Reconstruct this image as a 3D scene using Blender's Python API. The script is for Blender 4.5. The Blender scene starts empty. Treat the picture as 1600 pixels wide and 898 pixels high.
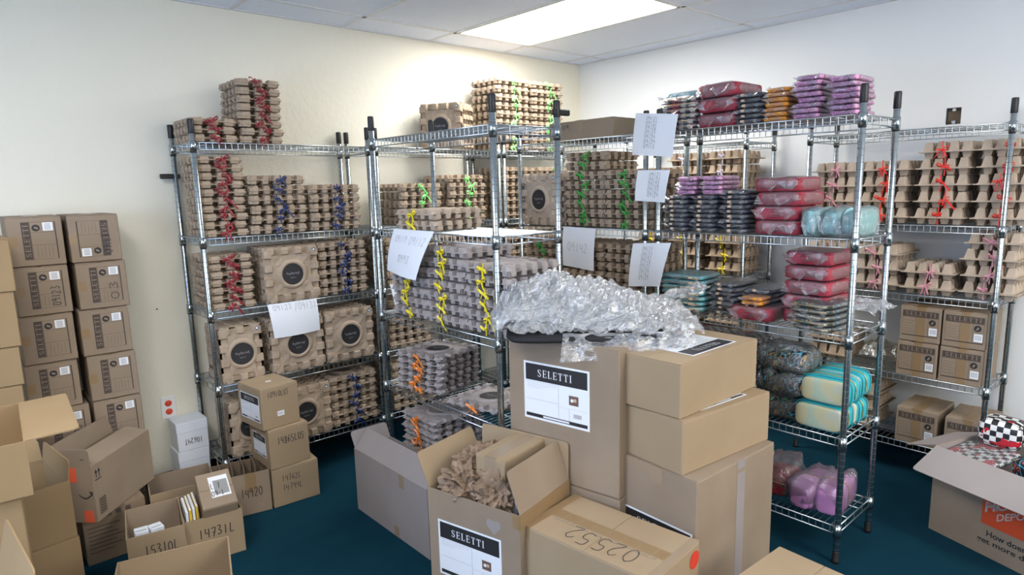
import bpy, math, random
from mathutils import Vector, Matrix, noise
R_ = math.radians
col = bpy.context.scene.collection
scn = bpy.context.scene

# ------------------------------------------------------------------ camera
def setup_camera():
    yaw, pitch, roll = -0.743, -0.166, -0.021
    F = Vector((-math.sin(yaw)*math.cos(pitch), math.cos(yaw)*math.cos(pitch), math.sin(pitch)))
    Rt = Vector((math.cos(yaw), math.sin(yaw), 0)); U = Rt.cross(F)
    R2 = Rt*math.cos(roll)+U*math.sin(roll); U2 = -Rt*math.sin(roll)+U*math.cos(roll)
    cd = bpy.data.cameras.new('camera'); cam = bpy.data.objects.new('camera', cd); col.objects.link(cam)
    m = Matrix.Identity(4)
    for i in range(3):
        m[i][0] = R2[i]; m[i][1] = U2[i]; m[i][2] = -F[i]
    m[0][3], m[1][3], m[2][3] = -3.922, -3.655, 1.522
    cam.matrix_world = m
    cd.sensor_width = 36; cd.lens = 36*1008.5/1600
    cd.shift_x = (800-830.2)/1600; cd.shift_y = (460.6-449)/1600
    cd.clip_start = .02
    cd.dof.use_dof = True; cd.dof.focus_distance = 3.0; cd.dof.aperture_fstop = 5.6
    scn.camera = cam
setup_camera()
# ------------------------------------------------------------------ world, light, exposure
w = bpy.data.worlds.new('room_world'); scn.world = w; w.use_nodes = True
w.node_tree.nodes['Background'].inputs[0].default_value = (.75, .85, 1, 1)
w.node_tree.nodes['Background'].inputs[1].default_value = .25
scn.view_settings.view_transform = 'Standard'; scn.view_settings.look = 'None'
scn.view_settings.exposure = 1.02; scn.view_settings.gamma = 1.0; scn.view_settings.use_curve_mapping = False
PANEL_E = 9.8
def area(name, loc, rot, sx, sy, power, colr):
    l = bpy.data.lights.new(name, 'AREA'); l.shape = 'RECTANGLE'; l.size = sx; l.size_y = sy; l.energy = power; l.color = colr
    o = bpy.data.objects.new(name, l); col.objects.link(o); o.location = loc; o.rotation_euler = rot; return o
area('daylight', (-5.9, -2.4, 1.45), (R_(90), 0, R_(-90)), 1.8, 1.3, 36, (.48, .66, 1))

area('fill_front', (-2.0, -5.50, 1.75), (R_(95), 0, 0), 2.4, 1.1, 27, (1, .97, .92))  # added fill lamp behind the camera, brightens faces turned towards it
# ------------------------------------------------------------------ materials
MATS = {}
def new_mat(n):
    m = bpy.data.materials.new(n); m.use_nodes = True; MATS[n] = m
    return m, m.node_tree, m.node_tree.nodes['Principled BSDF']
def lin(c):  # sRGB 0-255 -> linear
    return tuple(((v/255)/12.92 if v/255 <= .04045 else ((v/255+.055)/1.055)**2.4) for v in c)+(1,)
def simple(n, c, rough=.6, metal=0, spec=.5, **k):
    m, t, b = new_mat(n)
    b.inputs['Base Color'].default_value = (*c[:3], 1); b.inputs['Roughness'].default_value = rough
    b.inputs['Metallic'].default_value = metal; b.inputs['Specular IOR Level'].default_value = spec
    for kk, v in k.items(): b.inputs[kk].default_value = v
    return m
def noisy(n, c1, c2, scale=8, rough=.85, bump=.15, bscale=60, detail=4, bdist=.002, spec=.3, stretch=None):
    m, t, b = new_mat(n); N = t.nodes; L = t.links
    tc = N.new('ShaderNodeTexCoord'); src = tc.outputs['Object']
    if stretch:
        mp = N.new('ShaderNodeMapping'); mp.inputs['Scale'].default_value = stretch; L.new(src, mp.inputs[0]); src = mp.outputs[0]
    nz = N.new('ShaderNodeTexNoise'); nz.inputs['Scale'].default_value = scale; nz.inputs['Detail'].default_value = detail
    L.new(src, nz.inputs['Vector'])
    cr = N.new('ShaderNodeValToRGB'); cr.color_ramp.elements[0].position = .35; cr.color_ramp.elements[1].position = .65
    cr.color_ramp.elements[0].color = (*c1[:3], 1); cr.color_ramp.elements[1].color = (*c2[:3], 1)
    L.new(nz.outputs['Fac'], cr.inputs[0]); L.new(cr.outputs[0], b.inputs['Base Color'])
    n2 = N.new('ShaderNodeTexNoise'); n2.inputs['Scale'].default_value = bscale; n2.inputs['Detail'].default_value = 3
    L.new(src, n2.inputs['Vector'])
    bp = N.new('ShaderNodeBump'); bp.inputs['Strength'].default_value = bump; bp.inputs['Distance'].default_value = bdist
    L.new(n2.outputs['Fac'], bp.inputs['Height']); L.new(bp.outputs[0], b.inputs['Normal'])
    b.inputs['Roughness'].default_value = rough; b.inputs['Specular IOR Level'].default_value = spec
    return m
M = MATS
noisy('kraft', (0.335, 0.245, 0.15), (0.37, 0.275, 0.172), 3, .8, .12, 90)
noisy('kraft_warm', (.285, .19, .095), (.315, .215, .112), 3, .8, .12, 90)
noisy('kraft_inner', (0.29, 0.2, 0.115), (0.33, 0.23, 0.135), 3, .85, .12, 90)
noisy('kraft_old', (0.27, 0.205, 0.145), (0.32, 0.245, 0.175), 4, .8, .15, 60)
noisy('kraft_pale', (0.29, 0.255, 0.245), (0.33, 0.29, 0.275), 3, .8, .12, 60)
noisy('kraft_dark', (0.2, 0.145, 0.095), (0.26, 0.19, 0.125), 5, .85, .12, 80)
noisy('crumpled_kraft', (.235, .16, .105), (.33, .235, .16), 9, .8, .2, 60)
noisy('pulp_tan', (.37, .285, .205), (.46, .36, .265), 14, .95, .5, 130, bdist=.0015, spec=.1)
noisy('pulp_grey', (.34, .30, .285), (.42, .375, .355), 14, .95, .5, 130, bdist=.0015, spec=.1)
noisy('pulp_pale', (.44, .355, .275), (.52, .425, .335), 14, .95, .5, 130, bdist=.0015, spec=.1)
noisy('wall_far', (.30, .29, .27), (.33, .32, .30), 2, .9)
noisy('wall_cream', (.79, .755, .63), (.82, .785, .66), 1.2, .9, .55, 28, 3, .006, .2)
noisy('wall_white', (.79, .80, .79), (.82, .83, .82), 1.2, .9, .35, 30, 3, .004, .2)
noisy('carpet', (.003, .034, .056), (.0045, .040, .064), 7, .97, .8, 420, 5, .004, .1)
noisy('ceiling_tile', (.78, .84, .95), (.80, .86, .97), 30, .95, .3, 240, 4, .001, .1)
simple('ceiling_grid', (.68, .69, .71), .5)
simple('chrome', (.46, .51, .52), .22, .97)
simple('chrome_wire', (.50, .54, .56), .28, .93)
simple('post_groove', (.16, .18, .19), .35, .8)
simple('black_plastic', (.012, .012, .013), .45)
simple('collar_grey', (.10, .11, .12), .4, .3)
simple('white_plastic', (.82, .82, .80), .35)
simple('outlet_red', (.75, .06, .02), .4)
simple('slot_dark', (.02, .02, .02), .6)
simple('print_black', (.022, .021, .023), .55)
simple('print_brown', (.075, .055, .045), .7)
simple('print_grey', (.30, .30, .30), .7)
simple('marker', (.03, .03, .035), .6)
simple('pencil', (.38, .38, .40), .7)
simple('label_white', (.83, .85, .88), .5)
simple('white_card', (.74, .78, .84), .55)
simple('paper_sheet', (.82, .84, .87), .6)
simple('tape_tan', (.28, .185, .095), .28)
simple('tape_clear', (.33, .25, .17), .2)
simple('orange_brand', (.60, .075, .02), .6)
simple('logo_light', (.50, .42, .37), .6)
simple('red_sticker', (.72, .06, .03), .5)
simple('prime_red', (.80, .13, .06), .5)
simple('yellow_book', (.75, .50, .06), .5)
simple('cover_photo', (.16, .22, .36), .35)
simple('gold_zip', (.70, .50, .22), .35, .8)
simple('dark_zip', (.05, .045, .04), .5)
simple('thumb_brown', (.16, .09, .07), .6)
def ribbon_mat(n, c): simple(n, c, .38, 0, .6)
ribbon_mat('ribbon_maroon', (.26, .008, .02)); ribbon_mat('ribbon_navy', (.01, .03, .13)); ribbon_mat('ribbon_green', (.05, .36, .06))
ribbon_mat('ribbon_yellow', (.85, .70, .02)); ribbon_mat('ribbon_orange', (.85, .24, .03)); ribbon_mat('ribbon_red', (.80, .025, .01))
ribbon_mat('ribbon_pink', (.68, .30, .36)); ribbon_mat('ribbon_lilac', (.62, .58, .70)); ribbon_mat('ribbon_lime', (.28, .80, .22))
# printed fabrics
def pattern(n, cols, scale=14, kind='snake', rough=.45, base=None):
    m, t, b = new_mat(n); N = t.nodes; L = t.links
    tc = N.new('ShaderNodeTexCoord')
    if kind == 'check':
        ch = N.new('ShaderNodeTexChecker'); ch.inputs['Scale'].default_value = scale
        ch.inputs['Color1'].default_value = (.8, .8, .78, 1); ch.inputs['Color2'].default_value = (.015, .015, .018, 1)
        L.new(tc.outputs['Object'], ch.inputs['Vector'])
        nz = N.new('ShaderNodeTexNoise'); nz.inputs['Scale'].default_value = scale*.42; nz.inputs['Detail'].default_value = 2
        L.new(tc.outputs['Object'], nz.inputs['Vector'])
        cr = N.new('ShaderNodeValToRGB'); cr.color_ramp.interpolation = 'CONSTANT'
        cr.color_ramp.elements[0].color = (0, 0, 0, 1); cr.color_ramp.elements[1].color = (1, 1, 1, 1); cr.color_ramp.elements[1].position = .565
        L.new(nz.outputs['Fac'], cr.inputs[0])
        mx = N.new('ShaderNodeMixRGB'); L.new(cr.outputs[0], mx.inputs[0]); L.new(ch.outputs['Color'], mx.inputs[1])
        mx.inputs[2].default_value = (.55, .015, .03, 1); L.new(mx.outputs[0], b.inputs['Base Color'])
    else:
        nz = N.new('ShaderNodeTexNoise'); nz.inputs['Scale'].default_value = scale; nz.inputs['Detail'].default_value = 1.2
        nz.inputs['Distortion'].default_value = 2.0 if kind == 'snake' else .6
        L.new(tc.outputs['Object'], nz.inputs['Vector'])
        cr = N.new('ShaderNodeValToRGB'); e = cr.color_ramp.elements
        cr.color_ramp.interpolation = 'CONSTANT' if kind == 'snake' else 'LINEAR'
        e[0].position = 0; e[0].color = (*cols[0], 1); e[1].position = .40; e[1].color = (*cols[1], 1)
        stops = [.43, .50, .53, .60, .63] if kind == 'snake' else [.45, .52, .60, .68, .75]
        for p, c in zip(stops, cols[2:]):
            x = e.new(p); x.color = (*c, 1)
        L.new(nz.outputs['Fac'], cr.inputs[0]); L.new(cr.outputs[0], b.inputs['Base Color'])
    b.inputs['Roughness'].default_value = rough
    return m
dk = (.012, .012, .02)
pattern('snake_print', [dk, (.08, .40, .50), dk, (.45, .28, .10), dk, (.10, .35, .18), dk], 16)
pattern('snake_print_red', [dk, (.10, .45, .60), dk, (.55, .05, .03), dk, (.45, .50, .10), dk], 9)
pattern('navy_print', [(.02, .03, .06), (.03, .045, .085), (.05, .07, .12), (.03, .04, .075), (.10, .10, .13), (.03, .04, .07), dk], 20, 'soft')
pattern('pink_print', [(.82, .36, .60), (.84, .42, .66), (.80, .44, .66), (.16, .06, .16), (.74, .34, .56), (.50, .40, .60), (.62, .2, .4)], 18)
pattern('teal_print', [(.05, .36, .42), (.07, .42, .48), (.10, .50, .55), (.06, .40, .46), (.25, .55, .58), (.07, .40, .46), (.1, .45, .5)], 10, 'soft')
pattern('pale_teal', [(.20, .48, .48), (.28, .58, .58), (.36, .62, .60), (.26, .55, .56), (.50, .66, .62), (.3, .6, .58), (.25, .5, .5)], 16, 'soft')
pattern('orange_print', [(.90, .38, .03), (.95, .46, .05), (.80, .30, .03), (.95, .46, .05), (.80, .30, .02), (.85, .4, .05), (.8, .3, .02)], 14)
pattern('teal_landscape', [(.45, .62, .50), (.52, .62, .46), (.62, .62, .42), (.66, .60, .34), (.60, .62, .48), (.62, .40, .32), (.40, .55, .45)], 7, 'soft')
pattern('check_rose', [], 42, 'check')
pattern('red_print', [(.30, .01, .02), (.42, .02, .04), (.06, .01, .015), (.48, .03, .05), (.35, .015, .03), (.55, .1, .1), (.3, .01, .02)], 22)
simple('teal_fabric', (.035, .43, .50), .5); simple('red_cloth', (.36, .04, .065), .5); simple('navy_cloth', (.02, .03, .055), .5)
simple('pink_cloth', (.58, .26, .52), .45); simple('orange_cloth', (.80, .33, .03), .5); simple('black_cloth', (.008, .008, .010), .75)
simple('beige_tag', (.62, .45, .30), .6); simple('blush', (.70, .45, .45), .5)
# plastic film: clear sheet with crinkled highlights
def film(n, tint, frost, rough, bump, scale, dist=1.2, bd=.01, g0=.10):
    m, t, b = new_mat(n); N = t.nodes; L = t.links; N.remove(b)
    out = N['Material Output']
    tr = N.new('ShaderNodeBsdfTransparent'); tr.inputs[0].default_value = (*tint, 1)
    gl = N.new('ShaderNodeBsdfGlossy'); gl.inputs['Roughness'].default_value = rough; gl.inputs[0].default_value = (1, 1, 1, 1)
    tl = N.new('ShaderNodeBsdfTranslucent'); tl.inputs[0].default_value = (.9, .93, .96, 1)
    df = N.new('ShaderNodeBsdfDiffuse'); df.inputs[0].default_value = (.86, .89, .92, 1)
    tc = N.new('ShaderNodeTexCoord'); nz = N.new('ShaderNodeTexNoise'); nz.inputs['Scale'].default_value = scale; nz.inputs['Detail'].default_value = 7
    nz.inputs['Distortion'].default_value = dist
    mp = N.new('ShaderNodeMapping'); mp.inputs['Rotation'].default_value = (.5, .3, .7); mp.inputs['Scale'].default_value = (.35, 1.3, 1.0)
    L.new(tc.outputs['Object'], mp.inputs[0]); L.new(mp.outputs[0], nz.inputs['Vector'])
    bp = N.new('ShaderNodeBump'); bp.inputs['Strength'].default_value = bump; bp.inputs['Distance'].default_value = bd
    L.new(nz.outputs['Fac'], bp.inputs['Height'])
    L.new(bp.outputs[0], gl.inputs['Normal'])
    lw = N.new('ShaderNodeLayerWeight'); lw.inputs[0].default_value = .35; L.new(bp.outputs[0], lw.inputs['Normal'])
    md = N.new('ShaderNodeMixShader'); md.inputs[0].default_value = .5; L.new(tl.outputs[0], md.inputs[1]); L.new(df.outputs[0], md.inputs[2])
    a = N.new('ShaderNodeMixShader'); a.inputs[0].default_value = frost; L.new(tr.outputs[0], a.inputs[1]); L.new(md.outputs[0], a.inputs[2])
    c = N.new('ShaderNodeMixShader')
    mr = N.new('ShaderNodeMapRange'); mr.inputs['To Min'].default_value = g0; mr.inputs['To Max'].default_value = .75
    L.new(lw.outputs['Fresnel'], mr.inputs['Value']); L.new(mr.outputs[0], c.inputs[0])
    L.new(a.outputs[0], c.inputs[1]); L.new(gl.outputs[0], c.inputs[2]); L.new(c.outputs[0], out.inputs['Surface'])
film('plastic_film', (.95, .96, .97), .14, .12, 1.0, 45)
film('plastic_heap', (.97, .98, .99), .24, .20, 1.0, 17, 1.6, .035, .22)
film('plastic_yellow', (.78, .72, .35), .25, .2, 1.0, 30)
def emit(n, c, s):
    m, t, b = new_mat(n); b.inputs['Base Color'].default_value = (.9, .9, .9, 1)
    b.inputs['Emission Color'].default_value = (*c, 1); b.inputs['Emission Strength'].default_value = s
emit('lamp_diffuser', (1, .98, .95), PANEL_E)

# ------------------------------------------------------------------ mesh builder
class MB:
    def __init__(s): s.v = []; s.f = []; s.mi = []; s.ms = []; s.sm = []
    def _m(s, m):
        if m not in s.ms: s.ms.append(m)
        return s.ms.index(m)
    def add(s, vs, fs, m, T=None, smooth=False):
        b = len(s.v); k = s._m(m)
        for p in vs: s.v.append(tuple(T @ Vector(p)) if T is not None else tuple(p))
        for f in fs: s.f.append(tuple(b+i for i in f)); s.mi.append(k); s.sm.append(smooth)
    def box(s, x0, y0, z0, x1, y1, z1, m, T=None, b=0):
        if b > 0: return s.bbox(x0, y0, z0, x1, y1, z1, b, m, T)
        vs = [(x, y, z) for z in (z0, z1) for y in (y0, y1) for x in (x0, x1)]
        s.add(vs, [(0, 2, 3, 1), (4, 5, 7, 6), (0, 1, 5, 4), (2, 6, 7, 3), (0, 4, 6, 2), (1, 3, 7, 5)], m, T)
    def bbox(s, x0, y0, z0, x1, y1, z1, b, m, T=None):
        vs = []; ctr = ((x0+x1)/2, (y0+y1)/2, (z0+z1)/2)
        lo = (x0, y0, z0); hi = (x1, y1, z1); idx = {}
        for i in range(8):
            c = [hi[k] if (i >> k) & 1 else lo[k] for k in range(3)]
            for ax in range(3):
                p = [c[k]+(0 if k == ax else (b if c[k] < ctr[k] else -b)) for k in range(3)]
                idx[(i, ax)] = len(vs); vs.append(p)
        fs = []
        for ax in range(3):
            a, c = [k for k in range(3) if k != ax]
            for sd in (0, 1):
                q = [(sd << ax) | (u << a) | (v << c) for u, v in ((0, 0), (1, 0), (1, 1), (0, 1))]
                fs.append([idx[(i, ax)] for i in q])
            for u in (0, 1):
                for v in (0, 1):
                    i = (u << a) | (v << c); j = i | (1 << ax)
                    fs.append([idx[(i, a)], idx[(i, c)], idx[(j, c)], idx[(j, a)]])
        for i in range(8): fs.append([idx[(i, 0)], idx[(i, 1)], idx[(i, 2)]])
        # orient outward
        out = []
        C0 = Vector(ctr)
        for f in fs:
            P = [Vector(vs[i]) for i in f]; n = (P[1]-P[0]).cross(P[2]-P[0])
            out.append(f if n.dot(sum(P, Vector())/len(P)-C0) > 0 else f[::-1])
        s.add(vs, out, m, T)
    def tube(s, pts, r, m, n=6, T=None, cap=True, smooth=True):
        pts = [Vector(p) for p in pts]; vs = []; fs = []; up = None
        for i, p in enumerate(pts):
            d = (pts[min(i+1, len(pts)-1)]-pts[max(i-1, 0)])
            if d.length < 1e-9: d = Vector((0, 0, 1))
            d.normalize()
            if up is None: up = Vector((0, 0, 1)) if abs(d.z) < .9 else Vector((1, 0, 0))
            a = d.cross(up)
            if a.length < 1e-4: a = d.orthogonal()
            a.normalize(); b = a.cross(d); up = b
            rr = r[i] if isinstance(r, (list, tuple)) else r
            for k in range(n):
                t = 2*math.pi*k/n; vs.append(p+a*math.cos(t)*rr+b*math.sin(t)*rr)
        for i in range(len(pts)-1):
            for k in range(n):
                k2 = (k+1) % n; fs.append((i*n+k, (i+1)*n+k, (i+1)*n+k2, i*n+k2))
        if cap: fs.append(tuple(range(n))); fs.append(tuple(reversed(range((len(pts)-1)*n, len(pts)*n))))
        s.add(vs, fs, m, T, smooth)
    def lathe(s, prof, m, n=16, T=None, cap=True, smooth=True):
        vs = []; fs = []
        for r, z in prof:
            for k in range(n): t = 2*math.pi*k/n; vs.append((r*math.cos(t), r*math.sin(t), z))
        for i in range(len(prof)-1):
            for k in range(n): k2 = (k+1) % n; fs.append((i*n+k, i*n+k2, (i+1)*n+k2, (i+1)*n+k))
        if cap: fs.append(tuple(reversed(range(n)))); fs.append(tuple(range((len(prof)-1)*n, len(prof)*n)))
        s.add(vs, fs, m, T, smooth)
    def strip(s, pts, wv, m, T=None):
        vs = []; fs = []
        for i, p in enumerate(pts):
            p = Vector(p); wv_ = wv(i) if callable(wv) else Vector(wv); vs += [p-wv_, p+wv_]
        for i in range(len(pts)-1): fs.append((2*i, 2*i+1, 2*i+3, 2*i+2))
        s.add(vs, fs, m, T)
    def grid(s, fn, nu, nv, m, T=None, smooth=True, mfn=None):
        vs = [fn(i/nu, j/nv) for j in range(nv+1) for i in range(nu+1)]
        fs = [(j*(nu+1)+i, j*(nu+1)+i+1, (j+1)*(nu+1)+i+1, (j+1)*(nu+1)+i) for j in range(nv) for i in range(nu)]
        s.add(vs, fs, m, T, smooth)
    def mesh(s, name):
        me = bpy.data.meshes.new(name); me.from_pydata(s.v, [], s.f)
        for m in s.ms: me.materials.append(M[m])
        me.polygons.foreach_set('material_index', s.mi); me.polygons.foreach_set('use_smooth', s.sm); me.update()
        return me
    def build(s, name, parent=None): return link(name, s.mesh(name), parent)
def link(name, me, parent=None):
    o = bpy.data.objects.new(name, me); col.objects.link(o)
    if parent: o.parent = parent
    return o
def tag(o, label=None, cat=None, group=None, kind=None):
    if label: o['label'] = label
    if cat: o['category'] = cat
    if group: o['group'] = group
    if kind: o['kind'] = kind
    return o
def thing(name, label, cat, loc=(0, 0, 0), rz=0, group=None, rot=None):
    o = bpy.data.objects.new(name, None); col.objects.link(o); o.empty_display_size = .05
    o.location = loc; o.rotation_euler = rot if rot else (0, 0, rz)
    return tag(o, label, cat, group)
def struct(name, mb): return tag(mb.build(name), kind='structure')
def copy_tree(o, parent=None):
    c = o.copy(); col.objects.link(c); c.parent = parent
    for k in ('label', 'group'):
        if k in c and parent is None: del c[k]
    for ch in list(o.children): copy_tree(ch, c)
    return c
T3 = Matrix.Translation
def RZ(a): return Matrix.Rotation(a, 4, 'Z')
def RX(a): return Matrix.Rotation(a, 4, 'X')
def RY(a): return Matrix.Rotation(a, 4, 'Y')
ORD = ['lowest', 'second from bottom', 'third from bottom', 'fourth from bottom', 'fifth from bottom', 'sixth from bottom', 'seventh from bottom', 'eighth from bottom', 'ninth from bottom', 'tenth from bottom', 'eleventh from bottom', 'twelfth from bottom']
def ordn(i, n): return 'topmost' if i == n-1 and n > 1 else ('only one' if n == 1 else ORD[i])

# ------------------------------------------------------------------ room
ZC = 2.464; XW = -6.2; YW = -5.6
def room():
    b = MB(); b.box(XW, -.0, 0, 0.12, .12, ZC, 'wall_cream'); struct('wall_left', b)
    b = MB()                     # right wall with a cut-out for a missing electrical box
    y0, y1, z0, z1 = -2.652, -2.588, 1.795, 1.875
    b.box(0, YW, 0, .12, y0, ZC, 'wall_white'); b.box(0, y1, 0, .12, 0, ZC, 'wall_white')
    b.box(0, y0, 0, .12, y1, z0, 'wall_white'); b.box(0, y0, z1, .12, y1, ZC, 'wall_white')
    struct('wall_right', b)
    b = MB(); b.box(XW, YW-.12, 0, .12, YW, ZC, 'wall_far'); struct('wall_front', b)
    b = MB(); b.box(XW-.12, YW, 0, XW, .12, ZC, 'wall_far'); struct('wall_back', b)
    b = MB(); b.box(XW, YW, -.1, .12, .12, 0, 'carpet'); struct('floor', b)
    # unseen window frames added on solid walls behind the area lamps; no light enters
    for n, (x0, y0, x1, y1) in enumerate(((XW, -3.35, XW+.05, -1.45), (-3.25, YW, -.75, YW+.05))):
        b = MB()
        if n == 0:
            for yy in (y0, (y0+y1)/2-.02, y1-.04): b.box(x0, yy, .75, x1, yy+.04, 2.15, 'white_plastic')
            for zz in (.75, 2.11): b.box(x0, y0, zz, x1, y1, zz+.04, 'white_plastic')
        else:
            for xx in (x0, (x0+x1)/2-.02, x1-.04): b.box(xx, y0, .75, xx+.04, y1, 2.15, 'white_plastic')
            for zz in (.75, 2.11): b.box(x0, y0, zz, x1, y1, zz+.04, 'white_plastic')
        struct('added_window_frame_%d' % (n+1), b)
    # baseboards
    b = MB(); b.box(XW, -.012, 0, 0, 0, .09, 'black_plastic'); struct('baseboard_left', b)
    b = MB(); b.box(-.012, YW, 0, 0, 0, .09, 'black_plastic'); struct('baseboard_right', b)
    # ceiling tiles and grid
    TX = [-.803-.615*k for k in range(-1, 9)]; TY = [-.287-1.23*k for k in range(0, 5)]
    lights = {(-1.418, -.287), (-2.033, -3.977), (-4.493, -3.977), (-4.493, -1.517)}
    xs = [0]+TX+[XW]; ys = [0]+TY+[YW]
    xs = sorted(set(x for x in xs if XW <= x <= 0), reverse=True); ys = sorted(set(y for y in ys if YW <= y <= 0), reverse=True)
    b = MB(); g = MB(); spots = []
    for i in range(len(xs)-1):
        for j in range(len(ys)-1):
            x1, x0, y1, y0 = xs[i], xs[i+1], ys[j], ys[j+1]
            lit = any(abs(x0-a) < .02 and abs(y1-c) < .02 for a, c in lights)
            if lit: spots.append((x0, y0, x1, y1))
            else: b.box(x0, y0, ZC, x1, y1, ZC+.02, 'ceiling_tile')
    b.box(XW, YW, ZC+.09, .12, .12, ZC+.12, 'ceiling_tile')
    struct('ceiling', b)
    for x in xs[1:-1]: g.box(x-.012, YW, ZC-.004, x+.012, 0, ZC+.004, 'ceiling_grid')
    for y in ys[1:-1]: g.box(XW, y-.012, ZC-.004, 0, y+.012, ZC+.004, 'ceiling_grid')
    g.box(XW, -.02, ZC-.005, 0, 0, ZC, 'ceiling_grid'); g.box(-.02, YW, ZC-.005, 0, 0, ZC, 'ceiling_grid')
    struct('trim_1', g)
    for n, (x0, y0, x1, y1) in enumerate(spots):
        t = thing('ceiling_light', 'bright white rectangular light panel set in the tile ceiling' if n == 0 else 'light panel in the ceiling behind the camera', 'light', ((x0+x1)/2, (y0+y1)/2, ZC-.006), 0, None if n == 0 else 'ceiling panels behind the camera')
        hx, hy = (x1-x0)/2-.013, (y1-y0)/2-.013
        f = MB(); f.box(-hx, -hy, .0, -hx+.012, hy, .05, 'white_plastic'); f.box(hx-.012, -hy, 0, hx, hy, .05, 'white_plastic')
        f.box(-hx, -hy, 0, hx, -hy+.012, .05, 'white_plastic'); f.box(-hx, hy-.012, 0, hx, hy, .05, 'white_plastic'); f.box(-hx, -hy, .05, hx, hy, .055, 'white_plastic')
        f.build('frame', t)
        d = MB(); d.box(-hx+.012, -hy+.012, .006, hx-.012, hy-.012, .012, 'lamp_diffuser'); d.build('diffuser', t)
room()

# ------------------------------------------------------------------ text
_glyph = {}
def text_mesh(txt, bold=False):
    if txt in _glyph: return _glyph[txt]
    cu = bpy.data.curves.new('t', 'FONT'); cu.body = txt; cu.size = 1; cu.resolution_u = 3
    cu.offset = .02 if bold else 0
    o = bpy.data.objects.new('t', cu); me = bpy.data.meshes.new_from_object(o)
    vs = [tuple(v.co) for v in me.vertices]; fs = [tuple(p.vertices) for p in me.polygons]
    bpy.data.objects.remove(o); bpy.data.curves.remove(cu); bpy.data.meshes.remove(me)
    x0 = min(v[0] for v in vs); x1 = max(v[0] for v in vs); y0 = min(v[1] for v in vs); y1 = max(v[1] for v in vs)
    _glyph[txt] = (vs, fs, x0, x1, y0, y1); return _glyph[txt]
def put_text(b, txt, s0, t0, s1, t1, m, T, eps=.0012, bold=False):
    vs, fs, x0, x1, y0, y1 = text_mesh(txt, bold)
    sx = (s1-s0)/(x1-x0); sy = (t1-t0)/(y1-y0)
    b.add([(s0+(v[0]-x0)*sx, t0+(v[1]-y0)*sy, eps) for v in vs], fs, m, T)
# condensed serif capitals for the big wordmark, unit cell 1 high
def serif_word(b, s0, t0, s1, t1, m, T, eps=.0012):
    W = {'S': .5, 'E': .5, 'L': .48, 'T': .54, 'I': .24}; gap = .2
    word = 'SELETTI'; tot = sum(W[c] for c in word)+gap*(len(word)-1)
    kx = (s1-s0)/tot; ky = t1-t0; x = 0
    def q(x0, y0, x1, y1):
        b.add([(s0+a*kx, t0+c*ky, eps) for a, c in ((x0, y0), (x1, y0), (x1, y1), (x0, y1))], [(0, 1, 2, 3)], m, T)
    for c in word:
        w = W[c]
        if c == 'I': q(x+.06, 0, x+.18, 1); q(x, 0, x+.24, .05); q(x, .95, x+.24, 1)
        elif c == 'L': q(x+.06, 0, x+.18, 1); q(x, 0, x+w, .06); q(x, .95, x+.24, 1); q(x+w-.05, 0, x+w, .25)
        elif c == 'E': q(x+.06, 0, x+.18, 1); q(x, 0, x+w, .06); q(x, .94, x+w, 1); q(x+.18, .48, x+w-.08, .54); q(x+w-.05, 0, x+w, .24); q(x+w-.05, .78, x+w, 1); q(x+w-.12, .40, x+w-.08, .62)
        elif c == 'T': q(x+w/2-.06, 0, x+w/2+.06, 1); q(x+w/2-.13, 0, x+w/2+.13, .05); q(x, .94, x+w, 1); q(x, .76, x+.05, 1); q(x+w-.05, .76, x+w, 1)
        elif c == 'S':
            P = [(.43, .80), (.36, .94), (.25, .97), (.13, .92), (.08, .77), (.14, .62), (.27, .51), (.39, .40), (.43, .24), (.37, .08), (.25, .03), (.12, .07), (.06, .22)]
            Wd = [.02, .03, .03, .045, .055, .06, .065, .06, .055, .045, .03, .03, .02]
            vs = []; fs = []
            for i, (a, d) in enumerate(P):
                p = P[max(i-1, 0)]; n = P[min(i+1, len(P)-1)]; dx, dy = n[0]-p[0], n[1]-p[1]; l = math.hypot(dx, dy); nx, ny = -dy/l*Wd[i], dx/l*Wd[i]
                vs += [(s0+(x+a-nx)*kx, t0+(d-ny)*ky, eps), (s0+(x+a+nx)*kx, t0+(d+ny)*ky, eps)]
            for i in range(len(P)-1): fs.append((2*i, 2*i+2, 2*i+3, 2*i+1))
            b.add(vs, fs, m, T); q(x+.40, .74, x+.45, .95); q(x+.04, .05, x+.09, .28)
        x += w+gap
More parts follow.
